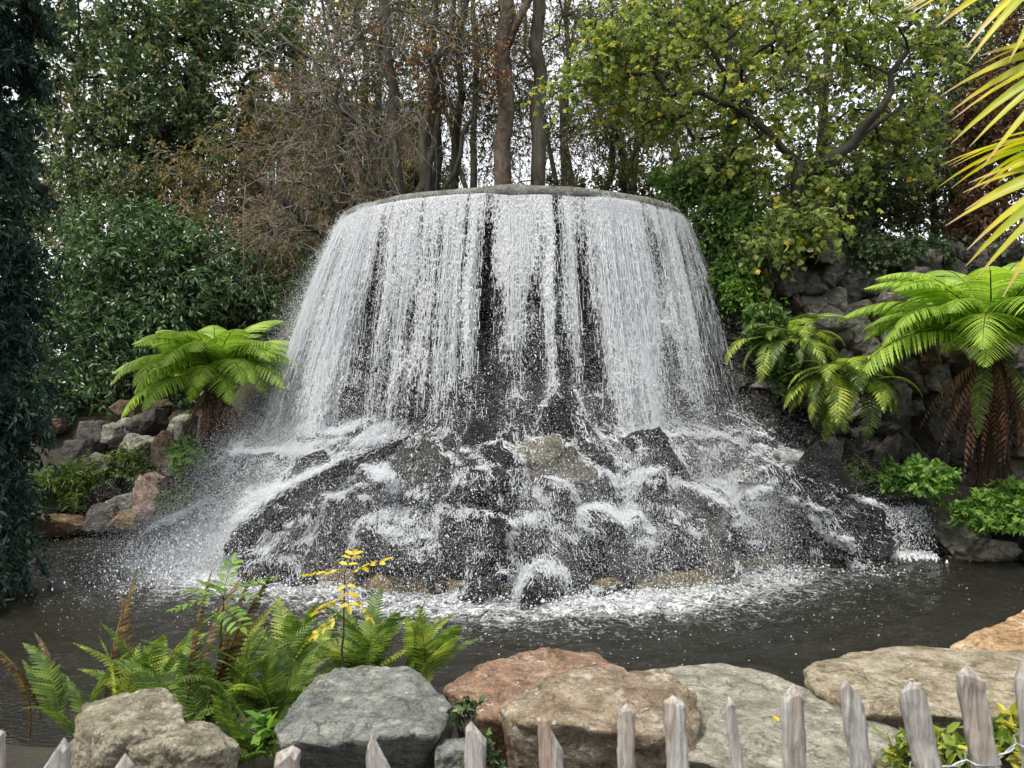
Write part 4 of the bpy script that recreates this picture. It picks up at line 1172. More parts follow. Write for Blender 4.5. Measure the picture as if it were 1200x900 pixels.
tree('tall_tree', 'smooth grey-green trunk just right of the flaky brown one behind the lip', 'tree', 12,
     [path(rg, P(630, 250, 14.3), P(634, -260, 14.6), 14, 0.03)], [np.linspace(0.145, 0.10, 14)],
     [E(640, -70, 14.6, 1.8, 1.2, 1.0, 30), E(700, 30, 14.8, 0.9, 0.9, 0.9, 16), E(610, 100, 14.8, 0.8, 0.8, 0.8, 16)],
     L_OLIVE, BARK_GREY, (0.09, 0.05, 'oval'), 6, 0.8, 3, 0.5, 0.6, r_tip=0.008, twig_r=0.005, stem_from=0.45, curl=0.25, tk=7)
tree('thin_tree', 'slender dark twin stem left of the flaky brown trunk', 'tree', 13,
     [path(rg, P(513, 250, 15.0), P(508, -60, 15.2), 10, 0.05), path(rg, P(530, 250, 15.1), P(548, -60, 15.2), 10, 0.05)], [np.linspace(0.09, 0.05, 10), np.linspace(0.09, 0.05, 10)],
     [E(520, 120, 15.4, 1.4, 0.9, 1.2, 36), E(500, 20, 15.4, 1.2, 0.9, 1.0, 24)],
     L_OLIVE, BARK_DARK, (0.09, 0.05, 'oval'), 6, 0.7, 5, 0.4, 0.6, twig_r=0.005, curl=0.2)
tree('thin_tree', 'group of slim bare stems seen over the right half of the lip', 'tree', 14,
     [path(rg, P(705, 260, 16.5), P(735, 60, 16.6), 8, 0.05), path(rg, P(720, 260, 16.5), P(770, 90, 16.6), 8, 0.05), path(rg, P(745, 260, 16.6), P(700, 60, 16.8), 8, 0.05)], [np.linspace(0.08, 0.03, 8)] * 3,
     [E(710, 150, 16.6, 1.0, 0.9, 1.2, 36), E(760, 130, 16.6, 1.1, 0.9, 1.1, 36), E(740, 50, 16.8, 1.4, 1.0, 0.9, 30)],
     L_OLIVE, BARK_DARK, (0.085, 0.05, 'oval'), 6, 0.6, 4, 0.4, 0.7, twig_r=0.005, curl=0.22)
tree('thin_tree', 'slim tree with olive leaves behind the maple left side', 'tree', 15,
     [path(rg, P(860, 250, 16.0), P(850, -40, 16.2), 9, 0.06)], [np.linspace(0.12, 0.05, 9)],
     [E(830, 130, 16.2, 1.4, 1.0, 1.3, 60), E(900, 60, 16.4, 1.6, 1.0, 1.3, 60), E(800, 30, 16.4, 1.4, 1.0, 1.1, 50), E(850, 200, 15.8, 1.0, 0.8, 0.6, 30)],
     L_OLIVE, BARK_DARK, (0.10, 0.06, 'oval'), 6, 0.6, 8, 0.35, 0.6)
for q, (px, Y, lab) in enumerate([(545, 18.5, 'fine-twigged bare tree behind the slender dark twin stem'), (655, 19.5, 'fine-twigged bare tree seen just right of the smooth grey-green trunk'), (430, 19.0, 'fine-twigged tree behind the bare many-branched tree'), (740, 20.0, 'fine-twigged tree behind the slim bare stems')]):
    tree('bare_tree', lab, 'tree', 60 + q, [path(rg, P(px, 300, Y), P(px + 20, -120, Y), 10, 0.08), path(rg, P(px + 6, 260, Y), P(px - 60, -60, Y), 9, 0.08)], [np.linspace(0.10, 0.04, 10), np.linspace(0.07, 0.03, 9)],
         [E(px, 150, Y, 1.7, 1.2, 1.4, 60), E(px, 40, Y, 1.9, 1.2, 1.5, 80)], L_OLIVE, BARK_GREY, (0.075, 0.045, 'oval'), 8, 0.75, 3, 0.2, 0.5, twig_r=0.006, curl=0.22, tk=6, extra=(0.35, L_RUSSET, 5))
tree('evergreen_shrub', 'dull green shrubs glimpsed over the left half of the lip before the house', 'shrub', 70, [path(rg, P(500, 270, 16.8), P(500, 215, 16.8), 5, 0.03)], [np.linspace(0.04, 0.015, 5)],
     [E(490, 215, 16.8, 1.1, 0.5, 0.40, 46), E(420, 235, 16.4, 1.0, 0.5, 0.5, 40)], L_OLIVE, BARK_DARK, (0.09, 0.05, 'oval'), 6, 0.32, 8, 0.2)
tree('evergreen_shrub', 'dull green shrub low behind the right half of the lip', 'shrub', 71, [path(rg, P(730, 270, 15.8), P(730, 220, 15.8), 5, 0.03)], [np.linspace(0.04, 0.015, 5)],
     [E(750, 212, 15.8, 0.9, 0.5, 0.35, 40), E(680, 222, 16.0, 0.8, 0.4, 0.2, 16)], L_OLIVE, BARK_DARK, (0.09, 0.05, 'oval'), 6, 0.32, 8, 0.2)
# ---- right: maple, hedge, dark evergreens
tree('maple_tree', 'yellowing maple with a dark forked limb spreading over the right of the falls', 'tree', 16,
     [path(rg, P(945, 285, 11.3), P(938, 190, 11.3), 6, 0.02), path(rg, P(942, 215, 11.3), P(1062, 60, 10.9), 9, 0.05, (0.1, 0, -0.15)), path(rg, P(960, 200, 11.2), P(1065, 120, 11.3), 7, 0.04), path(rg, P(940, 195, 11.3), P(800, 108, 10.9), 8, 0.05, (0, 0, 0.25))],
     [np.linspace(0.17, 0.13, 6), np.linspace(0.10, 0.035, 9), np.linspace(0.06, 0.02, 7), np.linspace(0.065, 0.03, 8)],
     [E(690, 90, 11.3, 0.6, 0.7, 0.35, 18), E(740, 50, 11.3, 0.8, 0.8, 0.6, 32), E(780, 110, 11.3, 0.7, 0.8, 0.4, 22), E(850, 30, 11.4, 1.2, 1.3, 0.7, 40), E(950, 15, 11.4, 1.3, 1.3, 0.7, 40), E(1050, 50, 11.5, 0.9, 1.2, 0.8, 30), E(870, 120, 11.3, 0.9, 1.2, 0.4, 26), E(990, 150, 11.9, 1.0, 0.8, 0.6, 18), E(850, 190, 11.8, 0.9, 1.0, 0.4, 28), E(960, 210, 11.6, 0.7, 0.7, 0.4, 18), E(930, 250, 11.0, 0.55, 0.5, 0.25, 26), E(900, 275, 10.9, 0.45, 0.4, 0.2, 12), E(1060, 160, 12.0, 0.7, 0.7, 0.6, 22)],
     L_MAPLE, BARK_DARK, (0.090, 0.088, 'maple'), 6, 0.50, 7, 0.22, 0.5, r_tip=0.008, stem_from=0.4, flat=1.0)
tree('evergreen_hedge', 'dark evergreen thicket filling the bank right of the maple limb', 'hedge', 17,
     [path(rg, P(1020, 300, 13.5), P(1030, 150, 13.6), 7, 0.06), path(rg, P(1090, 300, 13.5), P(1110, 100, 13.6), 7, 0.06)], [np.linspace(0.08, 0.03, 7)] * 2,
     [E(1010, 230, 13.4, 1.3, 0.7, 0.8, 100), E(1090, 210, 13.6, 1.2, 0.8, 0.9, 90), E(1100, 90, 14.2, 1.2, 0.9, 1.0, 56), E(1170, 150, 14.0, 1.0, 0.9, 1.4, 70), E(960, 270, 12.9, 0.9, 0.5, 0.4, 50)],
     L_HEDGE, BARK_DARK, (0.085, 0.045, 'oval'), 7, 0.38, 10, 0.2)
tree('copper_bush', 'copper-brown leafed bush behind the yellow palm blades', 'bush', 18,
     [path(rg, P(1160, 300, 12.3), P(1165, 150, 12.4), 6, 0.05)], [np.linspace(0.06, 0.02, 6)],
     [E(1165, 150, 12.4, 0.55, 0.5, 0.9, 60), E(1150, 240, 12.2, 0.5, 0.4, 0.5, 40), E(1190, 70, 12.6, 0.5, 0.5, 0.7, 30), E(1140, 270, 11.9, 0.25, 0.25, 0.2, 10)],
     L_BROWNB, BARK_DARK, (0.09, 0.05, 'oval'), 6, 0.35, 10, 0.3)
tree('green_shrub', 'bright fresh-green shrub growing against the right shoulder of the falls', 'shrub', 19,
     [path(rg, P(850, 330, 12.4), P(830, 220, 12.4), 6, 0.05), path(rg, P(870, 330, 12.4), P(870, 240, 12.3), 6, 0.05)], [np.linspace(0.04, 0.015, 6)] * 2,
     [E(835, 222, 12.0, 0.65, 0.5, 0.35, 60), E(852, 265, 11.7, 0.55, 0.45, 0.45, 70), E(862, 315, 11.4, 0.38, 0.35, 0.42, 56), E(805, 215, 13.0, 0.5, 0.5, 0.22, 18)],
     L_SHRUB, BARK_DARK, (0.095, 0.055, 'oval'), 6, 0.30, 10, 0.25)
# ---- ivy over the top of the right wall
r = np.random.default_rng(20)
iv = thing('ivy_curtain', 'dark ivy spilling over the top of the right stone wall', 'ivy', tuple(P(1000, 300, 12.0)))
C = ellipsoids(r, [E(900, 275, 11.9, 0.5, 0.35, 0.35, 50), E(980, 285, 11.9, 0.8, 0.35, 0.22, 70), E(1060, 290, 11.9, 0.8, 0.35, 0.22, 60), E(1130, 300, 11.9, 0.7, 0.35, 0.3, 40), E(880, 330, 11.6, 0.25, 0.25, 0.35, 24)])
T = sprays(r, C, C.mean(0) + np.array((0, 1, 0)), 5, 0.32, 0.8)
g = Geo(); chains(g, T, np.full(len(T), 0.003), np.full(len(T), 0.0015)); g.v = [v - np.array(iv.location, np.float32) for v in g.v]; g.build('stem', BARK_DARK, iv)
g = Geo(); leaves_on(g, r, T, 9, 0.075, 0.065, 'maple', 0.6); g.v = [v - np.array(iv.location, np.float32) for v in g.v]; g.build('foliage', L_IVY, iv, smooth_=False)
# ---- more distant trees that close the view
for q, (px, Y, h, wd, kind, lab) in enumerate([
   (20, 26, 12, 3.0, 'o', 'hazy dark tree far behind the yew'), (130, 30, 12, 3.2, 'r', 'brownish tree far behind the evergreen oak'), (330, 27, 13, 3.2, 'r', 'brownish bare tree far behind the russet leaves'),
   (420, 24, 12, 2.6, 'o', 'olive tree far behind the bare many-branched tree'), (660, 30, 13, 3.0, 'b', 'bare grey tree far behind the twin trunks'), (790, 26, 13, 3.2, 'o', 'olive tree far behind the lip and the maple'),
   (960, 24, 13, 3.2, 'g', 'dense green tree far behind the maple limb'), (1110, 22, 12, 3.2, 'g', 'dense dark tree far behind the evergreen thicket'), (1240, 20, 12, 3.0, 'g', 'dark green tree far behind the copper bush')]):
    x = (px - 600) / F * Y
    z0 = 3.2
    lm = {'o': L_OLIVE, 'r': L_RUSSET, 'b': L_OLIVE, 's': L_OLIVE, 'g': L_HEDGE}[kind]
    nper = {'o': 9, 'r': 6, 'b': 1, 's': 3, 'g': 12}[kind]
    tree('background_tree', lab, 'tree', 40 + q, [path(rg, (x, Y, z0 - 0.4), (x + 0.4, Y, z0 + h), 10, 0.15)], [np.linspace(0.26, 0.06, 10)],
         [((x, Y, z0 + 0.38 * h), (wd, wd * 0.7, 0.24 * h), 40), ((x - 0.3 * wd, Y, z0 + 0.65 * h), (wd * 0.8, wd * 0.6, 0.25 * h), 60), ((x + 0.2 * wd, Y, z0 + 0.9 * h), (wd * 0.8, wd * 0.6, 0.22 * h), 40)],
         lm, BARK_DARK, (0.15, 0.09, 'oval'), 6, 0.9, nper, 0.4, 0.5, r_tip=0.011, twig_r=0.007, group='trees far behind the falls', curl=0.2)
# undergrowth on the banks: low leafy cover nobody could count
r = np.random.default_rng(90)
def cover(name, label, spots, mat, L, W, shape, twl, per=5, pt=7):
    C = np.concatenate([np.stack((r.uniform(x0, x1, k), r.uniform(y0, y1, k), np.zeros(k)), 1) for (x0, x1, y0, y1, k) in spots])
    C[:, 2] = ground_z(C[:, 0], C[:, 1]) + 0.04
    T = sprays(r, C, C - np.array((0, 0, 1.0)), per, twl, 0.3, bias=0.8)
    g = Geo(); leaves_on(g, r, T, pt, L, W, shape, 0.2)
    o = g.build(name, mat, None, (0, 0, 0), smooth_=False)
    tag(o, label, 'undergrowth', kind='stuff')
cover('undergrowth', 'dark low leafy cover on the banks under the trees', [(-11, -3.2, 12.7, 18, 420), (-3.0, 3.0, 13.2, 17, 260), (3.0, 10, 12.2, 17, 420), (-3.8, -2.6, 12.4, 14, 60)], L_IVY, 0.09, 0.06, 'oval', 0.45)

# ---- brick house far behind on the left
BX, BY = -8.2, 36.0
hs = thing('brick_house', 'red brick house with tall sash windows glimpsed through the trees', 'house', (BX, BY, 3.0))
m, n, b, o_ = newmat('red_brick')
tcx = nd(n, 'TexCoord'); br = nd(n, 'TexBrick'); br.inputs['Scale'].default_value = 4.0
mp = nd(n, 'Mapping'); mp.inputs['Rotation'].default_value = (R(90), 0, 0); n.links.new(tcx.outputs['Object'], mp.inputs['Vector']); n.links.new(mp.outputs[0], br.inputs['Vector'])
br.inputs['Color1'].default_value = (0.105, 0.052, 0.04, 1); br.inputs['Color2'].default_value = (0.15, 0.078, 0.058, 1); br.inputs['Mortar'].default_value = (0.16, 0.13, 0.11, 1)
n.links.new(br.outputs['Color'], b.inputs['Base Color']); b.inputs['Roughness'].default_value = 0.9
MAT_BRICK = m
def box(g, x0, x1, y0, y1, z0, z1, mat=0):
    V = [(x, y, z) for z in (z0, z1) for y in (y0, y1) for x in (x0, x1)]
    g.add(V, [np.array([(0, 2, 3, 1), (4, 5, 7, 6), (0, 1, 5, 4), (2, 6, 7, 3), (0, 4, 6, 2), (1, 3, 7, 5)])], mat)
m, n, b, o_ = newmat('slate_roof'); b.inputs['Roughness'].default_value = 0.7
n.links.new(ramp(n, noise(n, nd(n, 'TexCoord').outputs['Object'], 6, 6), [(0.3, (0.05, 0.052, 0.06)), (0.7, (0.11, 0.11, 0.12))]), b.inputs['Base Color']); MAT_SLATE = m
m, n, b, o_ = newmat('window_glass'); b.inputs['Base Color'].default_value = (0.06, 0.075, 0.085, 1); b.inputs['Roughness'].default_value = 0.06; MAT_GLASS = m
m, n, b, o_ = newmat('painted_frame'); b.inputs['Roughness'].default_value = 0.5
n.links.new(ramp(n, noise(n, nd(n, 'TexCoord').outputs['Object'], 9, 3), [(0.3, (0.52, 0.53, 0.52)), (0.7, (0.66, 0.66, 0.64))]), b.inputs['Base Color']); MAT_FRAME = m
g = Geo(); box(g, -4.6, 3.9, 0, 6, -1, 11.4); g.build('wall', MAT_BRICK, hs, smooth_=False)
g = Geo(); g.add([(-4.9, -0.3, 11.4), (4.2, -0.3, 11.4), (4.2, 6.3, 11.4), (-4.9, 6.3, 11.4), (-4.9, 3, 13.6), (4.2, 3, 13.6)], [np.array([(0, 1, 5, 4), (2, 3, 4, 5), (0, 3, 2, 1)]), np.array([(0, 4, 3), (1, 2, 5)])]); g.build('roof', MAT_SLATE, hs, smooth_=False)
g = Geo(); box(g, -0.55, 0.55, -0.06, 0.02, -0.95, 0.95); g.v[0] = g.v[0]; pane_me = Geo(); box(pane_me, -0.47, 0.47, -0.075, -0.062, -0.87, 0.87)
bars = Geo(); box(bars, -0.55, -0.47, -0.11, -0.062, -0.95, 0.95); box(bars, 0.47, 0.55, -0.11, -0.062, -0.95, 0.95); box(bars, -0.47, 0.47, -0.11, -0.062, 0.87, 0.95); box(bars, -0.47, 0.47, -0.11, -0.062, -0.95, -0.87); box(bars, -0.47, 0.47, -0.10, -0.078, -0.03, 0.03); box(bars, -0.02, 0.02, -0.095, -0.078, -0.87, -0.03); box(bars, -0.02, 0.02, -0.095, -0.078, 0.03, 0.87)
fm_, pm_ = bars.mesh('window_frame', False), pane_me.mesh('window_pane', False); fm_.materials.append(MAT_FRAME); pm_.materials.append(MAT_GLASS)
for wx in (-3.2, -1.2, -0.2, 1.6):
    for wz in (2.0, 5.6, 9.1):
        f_ = part('window', fm_, hs, (wx, 0, wz), (0, 0, 0), (0.7, 1, 0.85)); part('pane', pm_, f_)

# ================================================================== ferns
def frond_mesh(name, seed, L=1.5, pairs=22, wmax=0.26, arch=(1.0, -1.0), bip=True, mats=(), rach=0.009, shape=0.35, droop=0.25, sub=9, lean=0.0, gap=1.0, bare=0.12, teeth=0):
    """A fern frond growing from the origin along +X, arching in the XZ plane; pinnae to both sides."""
    r = np.random.default_rng(seed)
    k = 26
    s = np.linspace(0, 1, k)
    ang = arch[0] + (arch[1] - arch[0]) * s ** 1.15
    dx = np.cos(ang) * L / (k - 1); dz = np.sin(ang) * L / (k - 1)
    x = np.concatenate(([0], np.cumsum(dx[:-1]))); z = np.concatenate(([0], np.cumsum(dz[:-1])))
    y = lean * s ** 2 * L
    pts = np.stack((x, y, z), 1)
    g = Geo()
    tube(g, pts, np.linspace(rach, rach * 0.15, k), 5, 0)
    t = unit(np.gradient(pts, axis=0))
    up = unit(np.cross(t, np.array((0, 1.0, 0)))) * -1
    up = np.where(up[:, 2:3] < -0.99, -up, up)
    up = unit(np.stack((-t[:, 2], 0 * t[:, 0], t[:, 0]), 1))
    sp = np.linspace(bare, 0.985, pairs)
    for side in (-1, 1):
        for i, q in enumerate(sp):
            f = q * (k - 1); j = min(int(f), k - 2); f -= j
            p0 = pts[j] * (1 - f) + pts[j + 1] * f
            T = unit(t[j] * (1 - f) + t[j + 1] * f); U = unit(up[j] * (1 - f) + up[j + 1] * f); Sd = np.cross(U, T) * side
            u_ = (q - bare) / (1 - bare)
            wl = wmax * (min(1, (u_ + 0.12) / shape) ** 0.7 if u_ < shape else max(0.03, (1 - (u_ - shape) / (1 - shape))) ** 0.75)
            wl *= r.uniform(0.88, 1.1)
            a0 = R(68 - 22 * u_) + r.normal(0, 0.05)
            d = unit(Sd * math.sin(a0) + T * math.cos(a0) + U * 0.10)
            n_ = 6
            ss = np.linspace(0, 1, n_)[:, None]
            c = p0 + d * wl * ss + U * (-droop * wl * ss ** 2) + T * (0.06 * wl * ss ** 2)
            if not bip:
                # a simple pinna: a finely toothed strip
                e = L / pairs * 0.46 * gap
                if teeth:
                    n2 = 2 * teeth + 2
                    s2_ = np.linspace(0, 1, n2); c = np.stack([np.interp(s2_, ss[:, 0], c[:, a_]) for a_ in range(3)], 1)
                    pr_ = np.interp(s2_, [0, .12, .5, .8, 1], [0.7, 1.0, 0.92, 0.6, 0.05]); tt_ = np.where(np.arange(n2) % 2, 1.16, 0.62); tt_[-1] = 1
                    prof_ = (pr_ * e)[:, None]; tooth = tt_[:, None]; nn_ = n2
                else:
                    prof_ = np.array([0.55, 1.0, 0.92, 0.72, 0.42, 0.06])[:, None] * e
                    tooth = (1 + 0.18 * np.array([0, 1, -1, 1, -1, 0]))[:, None]; nn_ = n_
                A = c + T * prof_ * tooth; B = c - T * prof_ * tooth - U * prof_ * 0.15
                V = np.stack((A, c + U * e * 0.10, B), 1).reshape(-1, 3)
                fs = []
                for m_ in range(nn_ - 1):
                    o = m_ * 3
                    fs += [(o, o + 1, o + 4, o + 3), (o + 1, o + 2, o + 5, o + 4)]
                fs = np.array(fs)
                g.add(V, [fs if side > 0 else fs[:, ::-1]], 1)
            else:
                m_ = max(3, int(sub * wl / wmax + 0.5))
                tt = np.linspace(0.06, 0.96, m_)
                cc = np.stack([np.interp(tt, ss[:, 0], c[:, a_]) for a_ in range(3)], 1)
                e = L / pairs * 0.62 * gap
                ln = e * 1.15 * (1 - 0.66 * tt ** 1.6)
                wid = wl / m_ * 1.75
                for s2 in (-1, 1):
                    dd_ = unit(T[None] * s2 + d[None] * 0.45 - U[None] * 0.18)
                    leaves(g, cc, np.broadcast_to(dd_, cc.shape).copy(), np.broadcast_to(U, cc.shape).copy(), ln, np.full(m_, wid * 0.62), 'blade', 1)
    me = g.mesh(name, False)
    for m_ in mats: me.materials.append(m_)
    return me

STALK = bark_mat('fern_stalk', (0.07, 0.06, 0.02), (0.16, 0.15, 0.05), 2.0)
STALKB = bark_mat('brown_fern_stalk', (0.03, 0.018, 0.010), (0.10, 0.05, 0.025), 2.0)
L_TFERN = leaf_mat('tree_fern_green', [(0.0, (0.157, 0.258, 0.039)), (0.5, (0.269, 0.403, 0.062)), (1.0, (0.392, 0.526, 0.090))], 0.5, 0.45, patch=0.3)
L_FERN = leaf_mat('lady_fern_green', [(0.0, (0.047, 0.093, 0.019)), (0.5, (0.093, 0.162, 0.030)), (1.0, (0.178, 0.246, 0.043))], 0.5, 0.4, patch=0.3)
L_FERNY = leaf_mat('yellowing_fern', [(0.0, (0.12, 0.20, 0.035)), (0.5, (0.24, 0.32, 0.06)), (1.0, (0.42, 0.44, 0.09))], 0.5, 0.45, patch=0.3)
L_FERNB = leaf_mat('browned_fern', [(0.0, (0.045, 0.03, 0.015)), (0.5, (0.11, 0.07, 0.03)), (1.0, (0.19, 0.14, 0.05))], 0.6, 0.3, patch=0.3)
L_DEAD = leaf_mat('dead_fern_frond', [(0.0, (0.07, 0.03, 0.018)), (0.5, (0.15, 0.072, 0.04)), (1.0, (0.23, 0.125, 0.07))], 0.8, 0.2, patch=0.3)
MAT_FIBRE = bark_mat('fibrous_fern_trunk', (0.012, 0.008, 0.006), (0.05, 0.030, 0.02), 2.2, 0.0, 0.18)
TF = [frond_mesh('tree_fern_frond', 500 + q, 1.5, 46, 0.37, a, False, (STALKB, L_TFERN), 0.011, 0.45, 0.5, 17, gap=1.05, bare=0.08, teeth=6) for q, a in enumerate([(1.2, -0.95), (1.3, -0.35), (0.75, -1.3), (1.15, -1.15), (0.95, -1.2)])]
TFLAT = [frond_mesh('tree_fern_frond', 510 + q, 1.5, 46, 0.37, a, False, (STALKB, L_TFERN), 0.011, 0.45, 0.5, 17, gap=1.05, bare=0.08, teeth=6) for q, a in enumerate([(0.75, -1.0), (0.9, -0.8), (0.5, -1.15), (1.0, -0.6), (0.7, -1.25)])]
DEAD = [frond_mesh('dead_frond', 520 + q, 1.25, 20, 0.13, a, False, (STALKB, L_DEAD), 0.010, 0.35, 1.2, gap=0.55) for q, a in enumerate([(-0.6, -1.62), (-0.9, -1.55), (-0.3, -1.7)])]
HANG = frond_mesh('tree_fern_frond', 530, 1.4, 28, 0.20, (-0.8, -1.6), False, (STALKB, L_FERN), 0.010, 0.42, 0.3, 12, gap=0.9, teeth=7)
def tree_fern(label, base, crown_z, tr, seed, spread=1.0, n=26, ndead=22, deadlen=1.0, up=0.0, hang=(), steep=False):
    r = np.random.default_rng(seed)
    t = thing('tree_fern', label, 'tree fern', tuple(base))
    h = crown_z - base[2]
    k = 22; s = np.linspace(0, 1, k)
    g = Geo()
    p = np.stack((0.03 * np.sin(s * 4), 0.02 * np.cos(s * 3), s * h - 0.15 * (1 - s)), 1)
    tube(g, p, tr * (1.25 - 0.5 * s + 0.08 * np.sin(s * 40)), 14)
    # old frond stubs and hanging fibre on the trunk
    m_ = 240; a = r.uniform(0, 6.28, m_); zz = r.uniform(0.05, 1, m_) * h
    rr_ = tr * (1.2 - 0.5 * zz / h)
    A = np.stack((np.cos(a) * rr_, np.sin(a) * rr_, zz), 1); B = A + np.stack((np.cos(a) * 0.07, np.sin(a) * 0.07, -r.uniform(0.08, 0.3, m_)), 1)
    prisms(g, A, B, r.uniform(0.006, 0.014, m_), np.full(m_, 0.002), 4)
    g.build('trunk', MAT_FIBRE, t)
    for i in range(n):
        az = i * 2.39996 + r.normal(0, 0.12)
        lay = i / n
        o = part('frond', (TF if steep and i % 3 == 0 else TFLAT)[(i * 3 + (i // 5)) % 5], t, (0.05 * math.cos(az), 0.05 * math.sin(az), h - 0.05), (0, -R(34) * (lay - 0.32) - up + r.normal(0, 0.05), az), (spread * r.uniform(0.86, 1.08),) * 3)
    for i in range(ndead):
        az = i * 2.39996 + 0.7 + r.normal(0, 0.2)
        o = part('dead_frond', DEAD[i % 3], t, (0.06 * math.cos(az), 0.06 * math.sin(az), h - 0.10 - 0.12 * r.random()), (0, r.normal(0, 0.10), az), (0.55 * deadlen * r.uniform(0.7, 1.1), 0.6 * deadlen, deadlen * r.uniform(0.75, 1.15)))
    for (az, tilt, sc_) in hang:                      # old green fronds hanging down against the trunk
        part('frond', HANG, t, (0.12 * math.cos(az), 0.12 * math.sin(az), h - 0.15), (0, tilt, az), (sc_,) * 3)
    return t
tree_fern('lime-green tree fern with a short dark trunk left of the falls', P(252, 575, 11.0) * np.array((1, 1, 0)) + np.array((0, 0, 0.55)), 2.24, 0.16, 1, 1.0, 54, 22, 0.85, 0.04, (), True)
tree_fern('large tree fern with a skirt of red-brown dead fronds on the right bank', P(1162, 590, 9.7) * np.array((1, 1, 0)) + np.array((0, 0, 0.62)), 2.72, 0.17, 2, 1.28, 46, 30, 1.28, 0.06, ((-1.25, 0.0, 0.95), (-2.4, 0.05, 0.8)))

# smaller ferns: clumps of fronds
FR = {
 'g': [frond_mesh('fern_frond', 540 + q, 0.75, 27, 0.12, a, False, (STALK, L_FERN), 0.004, 0.38, 0.30, 7, lean=le, gap=0.9, teeth=5) for q, (a, le) in enumerate([((1.25, 0.2), 0.1), ((1.35, 0.6), -0.15), ((1.15, -0.3), 0.0)])],
 'y': [frond_mesh('fern_frond', 550 + q, 0.7, 25, 0.115, a, False, (STALK, L_FERNY), 0.004, 0.38, 0.30, 7, lean=le, gap=0.9, teeth=5) for q, (a, le) in enumerate([((1.2, 0.1), 0.1), ((1.3, 0.5), -0.1)])],
 'b': [frond_mesh('fern_frond', 560 + q, 0.8, 30, 0.06, a, False, (STALKB, L_FERNB), 0.005, 0.4, 0.8, lean=le, gap=0.9) for q, (a, le) in enumerate([((1.45, 1.1), 0.05), ((1.3, 0.4), 0.1)])],
 'h': [frond_mesh('fern_frond', 570 + q, 0.8, 17, 0.17, a, False, (STALK, L_FERNY), 0.004, 0.45, 0.3, lean=le, gap=1.0) for q, (a, le) in enumerate([((0.5, -1.45), 0.1), ((0.2, -1.5), -0.1), ((0.8, -1.3), 0.0)])],
 'd': [frond_mesh('fern_frond', 580 + q, 0.8, 17, 0.16, a, False, (STALK, L_GRASS), 0.004, 0.45, 0.3, lean=le, gap=1.0) for q, (a, le) in enumerate([((0.6, -1.3), 0.1), ((0.3, -1.45), -0.1)])],
}
def fern(label, base, kinds, n, seed, scale=1.0, az_range=(0, 6.283), tilt=0.25, group=None, jitter=0.05):
    r = np.random.default_rng(seed)
    t = thing('fern', label, 'fern', tuple(base), 0, group)
    for i in range(n):
        L_ = FR[kinds[i % len(kinds)]]
        az = az_range[0] + (az_range[1] - az_range[0]) * ((i * 0.618) % 1) + r.normal(0, 0.12)
        s = scale * r.uniform(0.75, 1.12)
        part('frond', L_[i % len(L_)], t, tuple(r.normal(0, jitter, 3) * np.array((1, 1, 0.2))), (r.normal(0, 0.12), r.normal(0, tilt), az), (s, s, s))
    return t
# hanging ferns on the right wall
fern('yellow-green ferns hanging from the wall between falls and tree fern', P(982, 446, 10.2), 'hhd', 64, 1, 1.08, (-3.3, 0.2), 0.35, jitter=0.16)
fern('darker green ferns just above the yellow-green hanging ones', P(925, 400, 10.4), 'dh', 30, 2, 1.05, (-3.6, 0.5), 0.4, jitter=0.14)

def bush(name, label, cat, seed, regions, leafm, leaf, per=6, twl=0.2, pt=8, droop=0.1, base=None, stemm=None):
    r = np.random.default_rng(seed)
    C = ellipsoids(r, regions)
    lo = C.min(0); base = np.array((C[:, 0].mean(), C[:, 1].mean(), lo[2] - 0.05)) if base is None else np.asarray(base)
    t = thing(name, label, cat, tuple(base))
    g = Geo()
    st = np.stack([np.stack([base * (1 - s) + c * s + np.array((0, 0, 0.08 * s * (1 - s))) for s in np.linspace(0, 1, 5)]) for c in C])
    chains(g, st, np.full(len(C), 0.007), np.full(len(C), 0.003), 4)
    T = sprays(r, C, base, per, twl, droop)
    chains(g, T, np.full(len(T), 0.0028), np.full(len(T), 0.001), 3)
    g.v = [v - base.astype(np.float32) for v in g.v]; g.build('stem', stemm or BARK_DARK, t)
    g = Geo(); leaves_on(g, r, T, pt, leaf[0], leaf[1], leaf[2], 0.3)
    g.v = [v - base.astype(np.float32) for v in g.v]; g.build('foliage', leafm, t, smooth_=False)
    return t
bush('wall_plant', 'leafy green plant trailing down the wall beside the right edge of the curtain', 'plant', 1, [E(905, 395, 10.55, 0.30, 0.2, 0.25, 22), E(925, 435, 10.5, 0.3, 0.2, 0.35, 30), E(895, 368, 10.6, 0.22, 0.2, 0.15, 12), E(985, 430, 10.5, 0.25, 0.15, 0.12, 12)], L_SHRUB, (0.085, 0.05, 'oval'), 5, 0.28, 8, 0.5)
bush('wall_plant', 'tuft of yellow-green leaves where the wall meets the right edge of the curtain', 'plant', 2, [E(866, 345, 10.9, 0.18, 0.15, 0.2, 14)], L_FRESH, (0.075, 0.045, 'oval'), 5, 0.2, 8, 0.3)
bush('leafy_plant', 'bright green leafy plant in front of the tree fern skirt', 'plant', 3, [E(1080, 562, 9.7, 0.42, 0.22, 0.20, 34)], L_FRESH, (0.10, 0.065, 'oval'), 6, 0.16, 8)
bush('leafy_plant', 'bright lime plant at the right edge below the tree fern', 'plant', 4, [E(1165, 600, 9.2, 0.42, 0.25, 0.16, 40), E(1195, 580, 9.3, 0.25, 0.2, 0.15, 14)], L_FRESH, (0.09, 0.06, 'maple'), 6, 0.16, 9)
bush('leafy_plant', 'low dark-green plant under the hanging ferns', 'plant', 5, [E(1010, 560, 10.2, 0.45, 0.2, 0.16, 30)], L_GRASS, (0.075, 0.045, 'oval'), 6, 0.16, 8)
